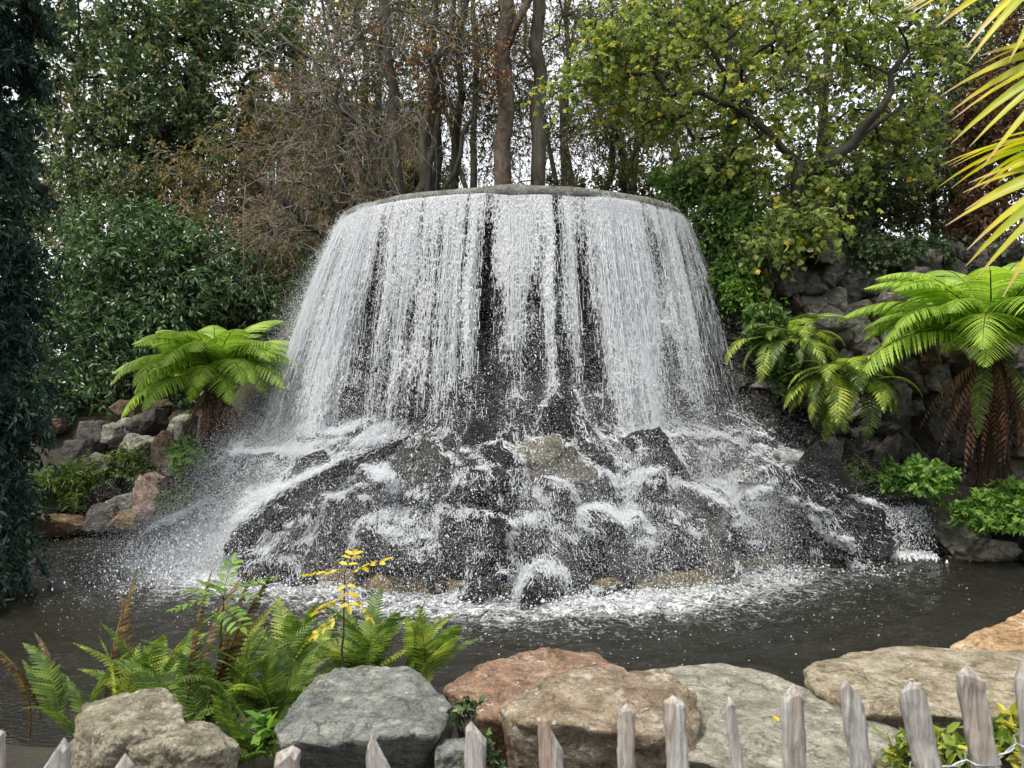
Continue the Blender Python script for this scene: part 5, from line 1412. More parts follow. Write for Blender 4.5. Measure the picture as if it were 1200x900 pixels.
bush('leafy_plant', 'grassy dark-green plant on the left rocks beside the yew', 'plant', 6, [E(80, 570, 11.4, 0.42, 0.25, 0.3, 44)], L_GRASS, (0.13, 0.022, 'blade'), 7, 0.26, 12)
bush('leafy_plant', 'bright green palmate plant against the left tree fern trunk', 'plant', 7, [E(228, 535, 10.8, 0.30, 0.18, 0.26, 30)], L_FRESH, (0.10, 0.09, 'maple'), 5, 0.14, 7)
bush('leafy_plant', 'dark ferny plant hanging low beside the left end of the falls', 'plant', 8, [E(225, 580, 10.8, 0.42, 0.2, 0.16, 34)], L_GRASS, (0.075, 0.03, 'blade'), 7, 0.2, 12, 0.4)
bush('leafy_plant', 'small green plant growing among the upper left rocks', 'plant', 9, [E(155, 545, 11.6, 0.35, 0.2, 0.16, 24)], L_GRASS, (0.08, 0.03, 'blade'), 6, 0.2, 10)
# ================================================================== left rockery, right wall
rg = np.random.default_rng(5)
RK_PURPLE = rock_mat('purple_grey_rock', [(0.029, 0.025, 0.025), (0.070, 0.063, 0.061), (0.128, 0.115, 0.106)], sc=1.5, moss=0.3)
RK_BROWN = rock_mat('brown_rock', [(0.041, 0.028, 0.020), (0.108, 0.078, 0.055), (0.183, 0.139, 0.102)], sc=1.5, moss=0.35)
RK_PALE = rock_mat('pale_grey_rock', [(0.109, 0.102, 0.093), (0.250, 0.238, 0.207), (0.434, 0.412, 0.358)], sc=1.5, lichen=0.3, moss=0.3)
RK_OCHRE = rock_mat('ochre_rock', [(0.091, 0.060, 0.031), (0.209, 0.139, 0.076), (0.320, 0.237, 0.146)], sc=1.5, moss=0.15)
RK_PINK = rock_mat('pink_white_rock', [(0.111, 0.070, 0.056), (0.251, 0.181, 0.146), (0.383, 0.320, 0.279)], sc=1.8)
RK_DARK = rock_mat('dark_damp_rock', [(0.02, 0.018, 0.017), (0.055, 0.05, 0.046), (0.115, 0.105, 0.095)], (0.5, 0.8), 1.5, moss=0.2)
RK_GREY = rock_mat('grey_wall_rock', [(0.085, 0.079, 0.071), (0.203, 0.194, 0.169), (0.405, 0.380, 0.338)], sc=1.5, moss=0.2)
KEY = {'g': RK_GREY, 'p': RK_PURPLE, 'b': RK_BROWN, 'w': RK_PALE, 'o': RK_OCHRE, 'r': RK_PINK, 'd': RK_DARK}
for q, (px, py, Yd, wpx, hpx, tilt, mk, label) in enumerate([
  (75, 617, 11.2, 66, 28, 0.0, 'o', 'long ochre rock at the left water edge'),
  (121, 605, 11.2, 50, 34, -0.2, 'p', 'purple-grey rock right of the long ochre one at the water edge'),
  (152, 610, 11.1, 36, 24, 0.1, 'o', 'small brown-orange rock at the water edge'),
  (150, 590, 11.35, 34, 26, 0.3, 'w', 'grey rock on top of the small brown-orange rock'),
  (174, 598, 11.25, 34, 36, -0.1, 'r', 'pale pink-grey rock right of the grey rock'),
  (182, 567, 11.5, 26, 24, 0.1, 'r', 'small pink and white block sitting alone on the bank'),
  (122, 582, 11.5, 50, 22, -0.35, 'd', 'long dark slab leaning above the purple-grey rock'),
  (92, 532, 11.9, 44, 40, 0.0, 'p', 'smooth grey-purple slab standing behind the grassy plant'),
  (112, 512, 12.0, 40, 44, 0.1, 'p', 'darker purple slab right of the smooth standing one'),
  (133, 508, 12.0, 32, 30, 0.0, 'w', 'yellowish square stone between purple slab and grey block'),
  (160, 525, 11.8, 38, 34, 0.5, 'w', 'tilted grey block with a square face'),
  (153, 500, 12.1, 24, 24, 0.3, 'w', 'small white-grey stone above the tilted grey block'),
  (148, 480, 12.3, 36, 28, 0.0, 'b', 'brown-red stone at the top of the left rock bank'),
  (172, 495, 12.1, 46, 32, -0.2, 'p', 'dark purple stone right of the small white-grey one'),
  (184, 478, 12.3, 34, 22, 0.1, 'b', 'flat brown stone at the top beside the brown-red stone'),
  (190, 530, 11.7, 28, 54, 0.05, 'b', 'tall narrow brown stone right of the tilted grey block'),
  (212, 505, 11.9, 32, 44, 0.0, 'w', 'pale upright stone half behind the left tree fern'),
  (206, 545, 11.6, 24, 36, 0.0, 'd', 'dark stone beside the bright green palmate plant'),
  (246, 535, 12.1, 44, 46, 0.0, 'd', 'dark wet stone in the shade behind the left tree fern trunk'),
  (290, 550, 11.9, 40, 36, 0.0, 'd', 'dark wet stone between the left tree fern and the falls'),
  (118, 542, 11.7, 40, 22, 0.2, 'w', 'pale mossy stone low in the plants of the left bank'),
  (60, 500, 12.3, 36, 22, 0.1, 'b', 'low brown stone at the upper left beside the yew'),
  (70, 590, 11.5, 40, 24, 0.1, 'd', 'dark stone behind the long ochre rock'),
  (40, 610, 11.1, 30, 30, 0.0, 'o', 'ochre stone at the far left end under the yew'),
  (200, 612, 10.9, 40, 20, 0.0, 'd', 'low dark stone at the water edge beside the white water')]):
    c = P(px, py, Yd); k = Yd / F
    sz = np.array((wpx * k / 2, max(0.16, 0.7 * wpx * k / 2), hpx * k / 2)) * 0.9
    V, Fc = random_rock(600 + q, sz, 5, 60, 0.07, 7, 0.27)
    place_rock('rock', rot(V, 0, tilt, 0) + c, Fc, KEY[mk], label, 'rock', 'rocks on the left bank')

# ---- right retaining wall of rough stones
wl = thing('stone_wall', 'tall rough retaining wall of brown and grey boulders behind the hanging ferns', 'wall', (5.2, 11.5, 0.4))
W0 = np.array((5.2, 11.5, 0.4))
g = Geo()
xs = np.linspace(3.1, 9.0, 60); zs_ = np.linspace(-0.3, 3.9, 40)
XX, ZZ = np.meshgrid(xs, zs_)
YY = 11.35 + 0.16 * ZZ + 0.08 * fbm(np.stack((XX, ZZ, 0 * XX), -1).reshape(-1, 3) * 2, 3, 3).reshape(XX.shape)
i = np.arange(39)[:, None] * 60 + np.arange(59)[None]
g.add(np.stack((XX, YY, ZZ), -1).reshape(-1, 3) - W0, [np.stack((i, i + 1, i + 61, i + 60), -1).reshape(-1, 4)])
g.build('earth_backing', m_soil if 'm_soil' in globals() else RK_DARK, wl)
protos = []
for q in range(12):
    V, Fc = random_rock(700 + q, (0.5, 0.42, 0.5), 5, 60, 0.075, 7, 0.26)
    gg = Geo(); gg.add(V, [Fc]); protos.append(gg.mesh('wall_stone')); protos[-1].materials.append(RK_DARK)
r = np.random.default_rng(8)
z = 0.42; cnt = 0; rest = Geo()
while z < 4.0:
    h = r.uniform(0.26, 0.42)
    x = 3.15 + r.uniform(0, 0.2)
    while x < 8.2:
        w_ = r.uniform(0.24, 0.54)
        k_ = r.integers(12)
        me = protos[k_]
        low = z < 1.6
        mk = r.choice(['d', 'd', 'd', 'g', 'd'] if (low or x < 4.0) else ['b', 'd', 'w', 'g', 'g', 'g', 'w', 'w'])
        hh = h * r.uniform(0.8, 1.35)
        loc = (x + w_ / 2 - W0[0], 11.24 + 0.16 * z - W0[1] + r.normal(0, 0.07), z + h / 2 - W0[2] + r.normal(0, 0.05))
        ro = (r.normal(0, 0.2), r.normal(0, 0.28), r.normal(0, 0.4)); sc_ = (w_ * 1.12, r.uniform(0.6, 1.0), hh * 1.14)
        if x < 6.55 and cnt < 99:
            o = part('stone', me, wl, loc, ro, sc_)
            o.material_slots[0].link = 'OBJECT'; o.material_slots[0].material = KEY[mk]; cnt += 1
        else:
            V = np.zeros(len(me.vertices) * 3); me.vertices.foreach_get('co', V)
            V = rot(V.reshape(-1, 3) * np.array(sc_), *ro) + np.array(loc)
            rest.add(V, [ico(5)[1]])
        x += w_ * r.uniform(0.90, 1.02)
    z += h * 0.93
o = rest.build('stones_behind_tree_fern', RK_DARK, wl); tag(o, kind='stuff'); o.name = 'stone_rubble'

# ================================================================== foreground boulders
FG_GREEN = rock_mat('grey_green_slate', [(0.123, 0.135, 0.123), (0.193, 0.205, 0.184), (0.271, 0.279, 0.246)], sc=2.0, bumpd=0.02, strata=0.3, lichen=0.08, vary=0.05)
FG_RED = rock_mat('reddish_sandstone', [(0.17, 0.10, 0.065), (0.30, 0.19, 0.125), (0.42, 0.31, 0.22)], sc=2.0, bumpd=0.025, lichen=0.30, vary=0.05, lichcol=(0.62, 0.60, 0.54))
FG_TAN = rock_mat('tan_schist', [(0.17, 0.12, 0.08), (0.31, 0.24, 0.165), (0.45, 0.38, 0.29)], sc=2.2, bumpd=0.03, lichen=0.45, moss=0.15, vary=0.05, lichcol=(0.68, 0.66, 0.60))
FG_GREY = rock_mat('pale_grey_green_slab', [(0.17, 0.16, 0.125), (0.29, 0.275, 0.22), (0.40, 0.38, 0.31)], sc=2.0, bumpd=0.02, strata=0.22, lichen=0.1, moss=0.1, vary=0.05)
FG_BEIGE = rock_mat('beige_boulder', [(0.20, 0.155, 0.095), (0.36, 0.30, 0.21), (0.50, 0.45, 0.35)], sc=2.0, bumpd=0.025, lichen=0.25, moss=0.25, vary=0.05)
FG_ORANGE = rock_mat('orange_boulder', [(0.24, 0.14, 0.07), (0.40, 0.26, 0.14), (0.52, 0.38, 0.23)], sc=1.6, bumpd=0.02, lichen=0.15, vary=0.05)
FG_LEFT = rock_mat('mottled_grey_brown_rock', [(0.156, 0.138, 0.096), (0.336, 0.300, 0.222), (0.576, 0.528, 0.408)], sc=2.6, bumpd=0.035, lichen=0.3, moss=0.3, vary=0.05)
def PP(*a): return [P(*q) for q in a]
def fg(name, pts, mat, seed, label, rough=0.03, strata=0.0, p=30):
    V, Fc = hull_rock(pts, seed, 6, 2.4 * p, rough * 1.45, strata)
    return place_rock(name, V, Fc, mat, label, 'boulder', 'boulders along the near pool edge')
fg('boulder', PP((375, 788, 3.3), (430, 778, 3.35), (486, 780, 3.3), (534, 832, 3.0), (524, 850, 2.85), (318, 850, 2.85), (330, 868, 2.75), (430, 872, 2.7), (505, 862, 2.72), (340, 900, 2.98), (420, 925, 2.98), (505, 920, 3.0), (532, 870, 3.1), (500, 930, 3.4), (370, 930, 3.4)),
   FG_GREEN, 801, 'grey-green slate slab with a flat top and dark broken front', 0.018, 0.012, 40)
fg('boulder', PP((524, 800, 3.25), (570, 772, 3.5), (640, 757, 3.6), (700, 766, 3.6), (738, 785, 3.4), (735, 800, 3.2), (545, 836, 3.0), (600, 842, 2.95), (700, 830, 3.0), (540, 900, 3.1), (720, 900, 3.1), (560, 860, 3.7), (720, 860, 3.7)),
   FG_RED, 802, 'reddish rounded sandstone boulder behind the tan one', 0.025)
fg('boulder', PP((640, 790, 2.95), (690, 780, 3.05), (780, 782, 3.05), (815, 812, 2.9), (822, 850, 2.75), (815, 900, 2.6), (584, 828, 2.85), (640, 842, 2.68), (600, 850, 2.7), (700, 852, 2.60), (790, 862, 2.58), (612, 930, 2.86), (795, 940, 2.78), (700, 935, 2.78), (800, 900, 3.1), (600, 900, 3.05)),
   FG_TAN, 803, 'tan lichen-spotted boulder with a stepped front in the middle', 0.03, 0.0, 34)
fg('boulder', PP((770, 782, 3.6), (830, 772, 3.75), (880, 782, 3.6), (945, 806, 3.35), (1062, 855, 2.95), (1056, 885, 2.8), (1000, 905, 2.6), (880, 905, 2.5), (800, 880, 2.6), (782, 820, 3.0), (1045, 925, 2.8), (900, 945, 2.72), (800, 940, 2.8), (1000, 900, 3.4), (780, 870, 3.6)),
   FG_GREY, 804, 'pale grey-green slab sloping right beside the tan lichen-spotted boulder', 0.016, 0.008, 40)
fg('boulder', PP((937, 778, 3.45), (975, 768, 3.6), (1050, 758, 3.75), (1120, 757, 3.75), (1215, 762, 3.6), (1260, 780, 3.4), (940, 800, 3.25), (985, 835, 3.05), (1060, 838, 2.95), (1210, 842, 2.9), (1060, 866, 3.15), (1200, 876, 3.12), (960, 850, 3.4), (1260, 850, 3.2), (1000, 840, 3.9), (1230, 840, 3.9)),
   FG_BEIGE, 805, 'long beige boulder on the right with an ochre rounded left end', 0.022, 0.0, 26)
fg('boulder', PP((1112, 758, 4.3), (1150, 740, 4.4), (1205, 712, 4.6), (1290, 690, 4.7), (1330, 720, 4.4), (1130, 775, 4.1), (1250, 775, 4.0), (1330, 790, 4.1), (1120, 800, 4.2), (1330, 820, 4.3), (1200, 800, 4.9)),
   FG_ORANGE, 806, 'orange-brown boulder at the right edge behind the long beige one', 0.025)
VA, FA = hull_rock(PP((84, 850, 2.8), (100, 826, 3.0), (140, 814, 3.1), (196, 809, 3.1), (214, 822, 2.98), (222, 850, 2.8), (215, 900, 2.75), (80, 930, 2.75), (150, 860, 2.68), (120, 900, 3.2), (220, 890, 3.15), (200, 940, 2.75)), 807, 6, 60, 0.06, 0.0)
VB, FB = hull_rock(PP((190, 846, 2.9), (225, 842, 2.95), (256, 848, 2.88), (280, 872, 2.75), (277, 930, 2.72), (150, 872, 2.66), (210, 872, 2.58), (250, 876, 2.62), (150, 945, 2.68), (240, 945, 2.62), (270, 890, 3.1), (180, 880, 3.05)), 808, 6, 60, 0.055, 0.0)
place_rock('boulder', np.concatenate((VA, VB)), np.concatenate((FA, FB + len(VA))), FG_LEFT, 'mottled grey-brown two-humped rock at the lower left behind the pales', 'boulder', 'boulders along the near pool edge')
fg('boulder', PP((512, 868, 2.85), (548, 862, 2.85), (550, 875, 2.7), (510, 878, 2.7), (512, 930, 2.7), (550, 930, 2.7), (515, 920, 3.0), (550, 920, 3.0)),
   FG_GREEN, 808, 'small dark stone wedged between slate slab and tan boulder', 0.03)

# ================================================================== paling fence
MAT_PALE = None
m, n, b, o_ = newmat('weathered_chestnut_wood')
tcx = nd(n, 'TexCoord'); oi = nd(n, 'ObjectInfo'); mp = nd(n, 'Mapping'); mp.inputs['Scale'].default_value = (1, 1, 0.07)
n.links.new(tcx.outputs['Object'], mp.inputs['Vector'])
ad = nd(n, 'VectorMath'); ad.operation = 'ADD'; cb = nd(n, 'CombineXYZ'); n.links.new(mth(n, 'MULTIPLY', oi.outputs['Random'], 50.0), cb.inputs[0]); n.links.new(mp.outputs[0], ad.inputs[0]); n.links.new(cb.outputs[0], ad.inputs[1])
gr = noise(n, ad.outputs[0], 130, 7, 0.7, 0.7)
big = noise(n, ad.outputs[0], 22, 4, 0.6)
col = ramp(n, gr, [(0.3, (0.12, 0.11, 0.10)), (0.5, (0.32, 0.305, 0.285)), (0.72, (0.56, 0.545, 0.52))])
brown = ramp(n, gr, [(0.3, (0.09, 0.05, 0.03)), (0.55, (0.27, 0.16, 0.095)), (0.75, (0.42, 0.30, 0.21))])
kf = mth(n, 'MULTIPLY', maprange(n, big, 0.45, 0.6), maprange(n, oi.outputs['Random'], 0.1, 0.9, 0.1, 0.6))
col = mixc(n, kf, col, brown)
n.links.new(col, b.inputs['Base Color']); b.inputs['Roughness'].default_value = 0.9; b.inputs['Specular IOR Level'].default_value = 0.2
n.links.new(bump(n, gr, 0.7, 0.006), b.inputs['Normal']); MAT_PALE = m
m, n, b, o_ = newmat('galvanised_wire'); b.inputs['Metallic'].default_value = 0.9; b.inputs['Roughness'].default_value = 0.45
n.links.new(ramp(n, noise(n, nd(n, 'TexCoord').outputs['Object'], 90, 3), [(0.3, (0.28, 0.29, 0.30)), (0.7, (0.5, 0.51, 0.52))]), b.inputs['Base Color']); MAT_WIRE = m
FY = 1.52
fence = thing('paling_fence', 'low fence of weathered split chestnut pales wired together in front of the boulders', 'fence', (0, FY, 0.42))
FZ = 0.42
pales = [(-230, 862, 30, 0.06), (-150, 850, 34, 0.02), (-75, 860, 28, -0.04), (-4, 852, 22, 0.0), (66, 858, 46, 0.10), (146, 880, 32, 0.05), (337, 872, 34, 0.06), (443, 857, 40, -0.06), (558, 843, 30, 0.03), (645, 836, 38, -0.02), (734, 817, 24, 0.02), (790, 813, 30, -0.06), (853, 814, 17, -0.16), (928, 800, 31, -0.03), (994, 793, 30, -0.14), (1064, 790, 34, -0.20), (1134, 778, 36, -0.16), (1203, 758, 34, -0.05), (1275, 770, 30, 0.03), (1345, 762, 34, -0.04), (1420, 772, 28, 0.02)]
wire_pts = []
for q, (px, py, wpx, lean) in enumerate(pales):
    r = np.random.default_rng(900 + q)
    tip = P(px, py, FY); hgt = tip[2] - 0.30
    w2 = 0.80 * wpx / F * FY / 2; d2 = min(w2 * 0.62, 0.017)
    k = 34; s = np.concatenate((np.linspace(0, 0.84, 14), np.linspace(0.86, 1.0, 20)))
    n_ = 12; an = np.arange(n_) / n_ * 2 * np.pi + 0.3
    # a cleft stake: uneven triangular-to-oblong section, narrowing to a hewn tip
    sec = np.stack((np.sign(np.cos(an)) * np.abs(np.cos(an)) ** 0.65 * w2, np.sign(np.sin(an)) * np.abs(np.sin(an)) ** 0.65 * d2), 1)
    sec *= (1 + r.normal(0, 0.10, n_))[:, None]
    x0 = r.uniform(-0.55, 0.55) * w2; y0 = r.uniform(-0.5, 0.5) * d2
    sl = (1.5, 0.7, 2.3, 1.1, 1.9)[q % 5]; sl2 = r.uniform(0.5, 1.6); chop = r.uniform(0.0, 0.012)
    capz = np.minimum(hgt - sl * np.abs(sec[:, 0] - x0) - sl2 * np.abs(sec[:, 1] - y0), hgt - chop) + r.normal(0, 0.0015, n_)
    off = np.cumsum(r.normal(0, 0.0007, (k, 2)), 0); off -= off[-1]
    zz = s * hgt
    gr_ = 1 + 0.06 * fbm(np.stack((np.repeat(an[None], k, 0) * 3, np.repeat(zz[:, None] * 6, n_, 1), np.full((k, n_), q)), -1).reshape(-1, 3), 3, q).reshape(k, n_)
    V = np.zeros((k, n_, 3))
    V[..., 2] = capz[None] - (hgt - zz)[:, None] - hgt
    V[..., 0] = sec[None, :, 0] * gr_ + off[:, :1] + lean * V[..., 2]
    V[..., 1] = sec[None, :, 1] * gr_ + off[:, 1:]
    g = Geo(); i = np.arange(k - 1)[:, None] * n_; j = np.arange(n_)[None]; j2 = (j + 1) % n_
    g.add(V.reshape(-1, 3), [np.stack((i + j, i + j2, i + n_ + j2, i + n_ + j), -1).reshape(-1, 4)])
    top = V[-1]; apex = np.array((x0, y0, -chop + 0.001))
    tri = np.stack((top, np.roll(top, -1, 0), np.repeat(apex[None], n_, 0)), 1)
    g.add(tri.reshape(-1, 3), [np.arange(3 * n_).reshape(-1, 3)])
    o = g.build('pale', MAT_PALE, fence, smooth_=True)
    o.location = (tip[0], 0, tip[2] - FZ)
    dz = -0.187 if q >= 15 else -0.205
    wire_pts.append((np.array((tip[0] + lean * dz, 0, tip[2] + dz - FZ)), w2, d2))
# two wires twisted between the pales, one passing each side of every pale
wg = [Geo(), Geo()]
for side in (0, 1):
    pts = []
    for q, (c, w2, d2) in enumerate(wire_pts):
        sg = 1 if side else -1
        if q:
            p0 = wire_pts[q - 1][0] + np.array((wire_pts[q - 1][1], 0, 0)); p1 = c - np.array((w2, 0, 0))
            L_ = p1[0] - p0[0]; nt_ = max(2, int(L_ / 0.035))
            for s in np.linspace(0.12, 0.88, nt_ * 6):
                a_ = s * nt_ * math.pi + (0 if side else math.pi)
                pts.append(p0 * (1 - s) + p1 * s + np.array((0, math.cos(a_) * 0.0025, math.sin(a_) * 0.0025 - 0.004 * math.sin(s * math.pi))))
        for xx in (-1.02, -0.5, 0.5, 1.02):
            pts.append(c + np.array((xx * w2, sg * (d2 * (1.0 if abs(xx) > 0.9 else 1.15) + 0.003) , 0.004 * sg)))
    tube(wg[side], np.array(pts), 0.0018, 6)
    wg[side].build('wire', MAT_WIRE, fence)

# ================================================================== foreground ferns and seedlings
ferngrp = 'ferns on the near bank'
fern('tangled green fern at the far left of the near bank', P(60, 850, 3.35), 'gb', 6, 11, 0.62, (2.2, 4.2), 0.3, ferngrp)
fern('fern with pale green fronds behind the mottled rock', P(165, 838, 3.6), 'gyg', 12, 12, 0.70, (0, 6.283), 0.3, ferngrp)
fern('dense green fern between mottled rock and slate slab', P(275, 842, 3.45), 'ggy', 16, 13, 0.74, (0, 6.283), 0.3, ferngrp)
fern('bright fern leaning over the left corner of the slate slab', P(345, 815, 3.7), 'gyg', 16, 14, 0.74, (0, 6.283), 0.28, ferngrp)
fern('upright yellow-green fern behind the slate slab', P(425, 805, 3.85), 'yg', 18, 15, 0.74, (0, 6.283), 0.2, ferngrp)
fern('fern arching right from behind the slate slab', P(480, 805, 3.7), 'gy', 14, 16, 0.66, (-1.6, 1.2), 0.2, ferngrp)
fern('drooping fern in the gap under the slate slab left side', P(285, 890, 3.05), 'gg', 14, 17, 0.5, (-2.6, 0.5), 0.25, ferngrp)
fern('upright dry brown fern frond in front of the dark pool', P(118, 840, 3.6), 'b', 3, 18, 0.86, (1.2, 2.4), 0.10, ferngrp)
fern('dark brown curling fern stalks rising from the green clump', P(240, 838, 3.4), 'b', 5, 19, 0.84, (-0.5, 0.9), 0.16, ferngrp)

fern('low green fern filling the bank left of the mottled rock', P(110, 870, 3.3), 'gy', 9, 21, 0.6, (0, 6.283), 0.35, ferngrp)
fern('dark green fern low between the mottled rock and the seedling', P(225, 870, 3.3), 'gg', 18, 22, 0.62, (0, 6.283), 0.35, ferngrp)
fern('low fern beside the upper left corner of the slate slab', P(325, 850, 3.35), 'gg', 16, 23, 0.55, (0.6, 4.2), 0.35, ferngrp)
SEED_LEAF = leaf_mat('seedling_leaf', [(0.0, (0.10, 0.20, 0.03)), (1.0, (0.22, 0.36, 0.06))], 0.4, 0.4)
YELLOW_LEAF = leaf_mat('yellow_autumn_leaf', [(0.0, (0.42, 0.30, 0.03)), (0.5, (0.62, 0.47, 0.04)), (1.0, (0.70, 0.58, 0.10))], 0.45, 0.4)
STEM_D = bark_mat('dark_seedling_stem', (0.03, 0.018, 0.012), (0.09, 0.055, 0.035), 3)
def pinnate(name, seed, L, npair, ll, lw, leafm):
    r = np.random.default_rng(seed); g = Geo()
    s = np.linspace(0, 1, 8); pts = np.stack((s * L, 0 * s, 0.10 * L * np.sin(s * 2.6) - 0.10 * L * s ** 2), 1)
    tube(g, pts, np.linspace(0.002, 0.0008, 8), 5, 0)
    T_ = np.linspace(0.32, 0.97, npair); p = np.stack([np.interp(T_, s, pts[:, a]) for a in range(3)], 1)
    for sd in (-1, 1):
        d = unit(np.stack((np.full(npair, 0.45), np.full(npair, sd * 1.0), r.normal(-0.05, 0.12, npair)), 1))
        leaves(g, p, d, np.stack((r.normal(0, .1, npair), r.normal(0, .1, npair), np.ones(npair)), 1), ll * (1 - 0.25 * np.abs(T_ - 0.6)), np.full(npair, lw), 'oval', 1)
    leaves(g, pts[-1:], np.array([(1.0, 0, -0.1)]), np.array([(0, 0, 1.0)]), ll, lw, 'oval', 1)
    me = g.mesh(name, True); me.materials.append(STEM_D); me.materials.append(leafm); return me
PG = [pinnate('pinnate_leaf', 1, 0.20, 5, 0.062, 0.026, SEED_LEAF), pinnate('pinnate_leaf', 2, 0.17, 4, 0.058, 0.025, SEED_LEAF)]
PY = [pinnate('pinnate_leaf', 3, 0.17, 4, 0.060, 0.026, YELLOW_LEAF), pinnate('pinnate_leaf', 4, 0.15, 3, 0.055, 0.026, YELLOW_LEAF)]
def seedling(label, base, top, whorl, protos_, seed, sc=1.0):
    r = np.random.default_rng(seed)
    t = thing('seedling', label, 'seedling', tuple(base))
    g = Geo(); d = np.asarray(top) - np.asarray(base)
    s = np.linspace(0, 1, 8)[:, None]
    tube(g, d * s + np.concatenate((np.zeros((1, 3)), r.normal(0, 0.004, (7, 3)))), np.linspace(0.006, 0.003, 8), 6); g.build('stem', STEM_D, t)
    for i, (az, pitch, f) in enumerate(whorl):
        part('leaf', protos_[i % len(protos_)], t, tuple(d * f), (r.normal(0, 0.15), pitch, az), (sc * r.uniform(0.9, 1.1),) * 3)
seedling('green ash seedling with a whorl of pinnate leaves against the white water', P(258, 760, 3.3), P(262, 702, 3.3), [(0.5, -0.35, 1), (2.7, -0.1, 1), (-1.6, -0.6, 1), (-0.4, -0.25, 0.97), (3.6, 0.0, 0.95), (1.6, -0.9, 1), (5.4, 0.1, 0.8)], PG, 1, 0.95)
seedling('yellow-leaved seedling standing above the ferns right of the green one', P(402, 800, 3.5), P(404, 672, 3.5), [(0.1, -0.5, 0.93), (-1.2, 0.6, 0.95), (2.9, 0.0, 0.98), (3.4, 0.5, 0.6), (-0.3, 0.7, 0.85), (1.5, -0.4, 1.0), (2.6, 0.4, 0.75)], PY, 2, 1.0)
bush('leafy_plant', 'small bright green leaves poking out beside the slate slab', 'plant', 20, [E(312, 858, 2.95, 0.03, 0.03, 0.02, 4)], L_FRESH, (0.075, 0.045, 'oval'), 3, 0.05, 3)
bush('leafy_plant', 'yellow-green leaves behind the right-hand pales and wire', 'plant', 21, [E(1110, 890, 2.3, 0.10, 0.08, 0.05, 12), E(1185, 870, 2.3, 0.07, 0.08, 0.05, 10), E(1070, 890, 2.4, 0.06, 0.05, 0.03, 5)], leaf_mat('yellowing_leaf', [(0.0, (0.10, 0.16, 0.03)), (0.6, (0.25, 0.30, 0.05)), (1.0, (0.5, 0.42, 0.06))]), (0.05, 0.028, 'oval'), 4, 0.08, 6)
bush('leafy_plant', 'ivy sprig between slate slab and reddish boulder', 'plant', 22, [E(545, 835, 2.85, 0.03, 0.03, 0.02, 5), E(560, 880, 2.7, 0.04, 0.03, 0.05, 8)], L_IVY, (0.04, 0.035, 'maple'), 3, 0.06, 4)
g = Geo(); c = P(902, 846, 2.95)
leaves(g, np.array([(0.0, 0, 0)]), np.array([(0.3, -1.0, 0.05)]), np.array([(0, -0.1, 1.0)]), 0.055, 0.045, 'oval')
o = g.build('fallen_leaf', YELLOW_LEAF); o.location = c + np.array((0, 0, 0.02)); tag(o, 'single fallen yellow leaf lying on the pale grey-green slab', 'leaf')

# ================================================================== fan palm at the right edge
L_PALM = None
m, n, b, o_ = newmat('yellow_palm_blade')
at = nd(n, 'Attribute'); at.attribute_name = 'along'
gi = nd(n, 'NewGeometry')
tcx = nd(n, 'TexCoord')
f = mth(n, 'ADD', at.outputs['Fac'], mth(n, 'MULTIPLY', mth(n, 'SUBTRACT', gi.outputs['Random Per Island'], 0.5), 0.16))
col = ramp(n, f, [(0.0, (0.13, 0.24, 0.02)), (0.45, (0.27, 0.36, 0.02)), (0.82, (0.55, 0.50, 0.025)), (0.91, (0.52, 0.37, 0.12)), (1.0, (0.50, 0.42, 0.32))])
col = mixc(n, 0.5, col, mixc(n, gi.outputs['Random Per Island'], (0.6, 0.75, 0.6), (1.35, 1.2, 1.0)), 'MULTIPLY')
n.links.new(col, b.inputs['Base Color']); b.inputs['Roughness'].default_value = 0.45
tr = nd(n, 'BsdfTranslucent'); n.links.new(mixc(n, 1.0, col, (1.3, 1.3, 0.7), 'MULTIPLY'), tr.inputs['Color']); ms = nd(n, 'MixShader'); ms.inputs[0].default_value = 0.4
n.links.new(b.outputs[0], ms.inputs[1]); n.links.new(tr.outputs[0], ms.inputs[2]); n.links.new(ms.outputs[0], o_.inputs['Surface']); L_PALM = m
def fan_mesh(name, seed, L=0.62, nb=17, spread=2.6):
    r = np.random.default_rng(seed); V, Fq, al = [], [], []
    g = Geo()
    for i in range(nb):
        a = -spread / 2 + spread * i / (nb - 1) + r.normal(0, 0.03)
        l = L * (1 - 0.22 * abs(i / (nb - 1) - 0.5) * 2) * r.uniform(0.88, 1.06)
        d = np.array((math.cos(a), math.sin(a), 0)); s_ = np.array((-d[1], d[0], 0))
        k = 9; s = np.linspace(0, 1, k)
        w_ = 0.025 * np.array([0.25, 0.62, 0.9, 1.0, 0.95, 0.8, 0.58, 0.34, 0.06])
        dr = r.uniform(0.10, 0.30) * l; tw = r.normal(0, 0.25)
        c = d * (s * l)[:, None] + np.array((0, 0, -1)) * (dr * s ** 2.4)[:, None] + np.array((0, 0, 1)) * (0.05 * l * np.sin(s * 3)) [:, None] + s_ * (r.normal(0, 0.03) * l * s ** 2)[:, None]
        fold = 0.55 * w_
        up = np.array((0, 0, 1.0)) * math.cos(tw) + s_ * math.sin(tw); sv_ = s_ * math.cos(tw) - np.array((0, 0, 1.0)) * math.sin(tw)
        A = c + sv_ * w_[:, None] + up * fold[:, None]; B = c - sv_ * w_[:, None] + up * fold[:, None]
        vv = np.stack((A, c, B), 1).reshape(-1, 3)
        fs = [(o, o + 1, o + 4, o + 3) for o in range(0, (k - 1) * 3, 3)] + [(o + 1, o + 2, o + 5, o + 4) for o in range(0, (k - 1) * 3, 3)]
        g.add(vv, [np.array(fs)]); al.append(np.repeat(s, 3))
    me = g.mesh(name, True); me.materials.append(L_PALM)
    at_ = me.attributes.new('along', 'FLOAT', 'POINT'); at_.data.foreach_set('value', np.concatenate(al).astype(np.float32))
    return me
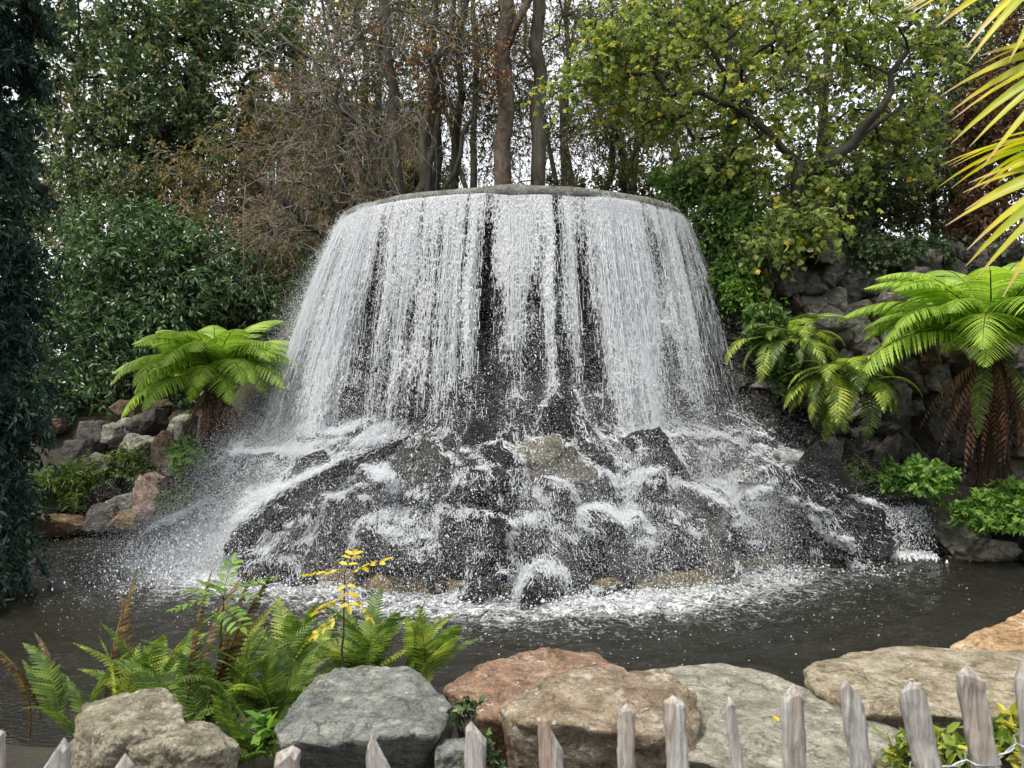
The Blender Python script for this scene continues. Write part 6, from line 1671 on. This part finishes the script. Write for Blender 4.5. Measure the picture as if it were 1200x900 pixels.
FAN = [fan_mesh('palm_fan', 1), fan_mesh('palm_fan', 2), fan_mesh('palm_fan', 3)]
pt = np.array((3.05, 3.0, 0.42))
palm = thing('fan_palm', 'fan palm reaching in from the right with yellow-green blades and dry tips', 'palm', tuple(pt))
g = Geo(); s = np.linspace(0, 1, 24)
tube(g, np.stack((0.04 * np.sin(s * 3), 0 * s, s * 2.75 - 0.1), 1), 0.11 + 0.012 * np.sin(s * 90), 12); g.build('trunk', MAT_FIBRE, palm)
ctop = pt + np.array((0, 0, 2.6))
MAT_PET = bark_mat('green_petiole', (0.10, 0.13, 0.03), (0.22, 0.24, 0.07), 2)
def fan(hub, aim, nrm, me, sc=1.0):
    hub = np.asarray(hub, float); x = unit(np.asarray(aim, float)); zz = np.asarray(nrm, float); zz = unit(zz - x * (zz @ x)); y = np.cross(zz, x)
    M = Matrix(((x[0], y[0], zz[0]), (x[1], y[1], zz[1]), (x[2], y[2], zz[2])))
    g = Geo(); a = ctop - pt; b_ = hub - pt; s = np.linspace(0, 1, 10)[:, None]
    q = a * (1 - s) + b_ * s + np.array((0, 0, 0.14)) * (s * (1 - s) * 4); tube(g, q, np.linspace(0.014, 0.007, 10), 6)
    pe = g.build('petiole', MAT_PET, palm)
    o = part('fan_leaf', me, palm, tuple(hub - pt), (0, 0, 0), (sc,) * 3); o.rotation_euler = M.to_euler()
fan(P(1255, -45, 2.75), (-1.0, -0.1, -0.25), (0.15, -0.75, 0.65), FAN[0], 0.95)
fan(P(1310, 55, 2.6), (-0.85, -0.1, -0.55), (-0.35, -0.7, 0.6), FAN[1], 0.92)
fan(P(1312, 190, 2.5), (-0.75, -0.1, -0.62), (-0.4, -0.65, 0.6), FAN[2], 0.88)
for i, (az, el) in enumerate([(0.3, 0.5), (1.3, 0.7), (2.3, 0.4), (-0.8, 0.6), (0.9, 1.1), (-0.2, 0.1)]):
    d = np.array((math.cos(az) * math.cos(el), math.sin(az) * math.cos(el), math.sin(el)))
    fan(ctop + d * 0.7, d * np.array((1, 1, 0.3)), (0, 0, 1), FAN[i % 3], 1.0)
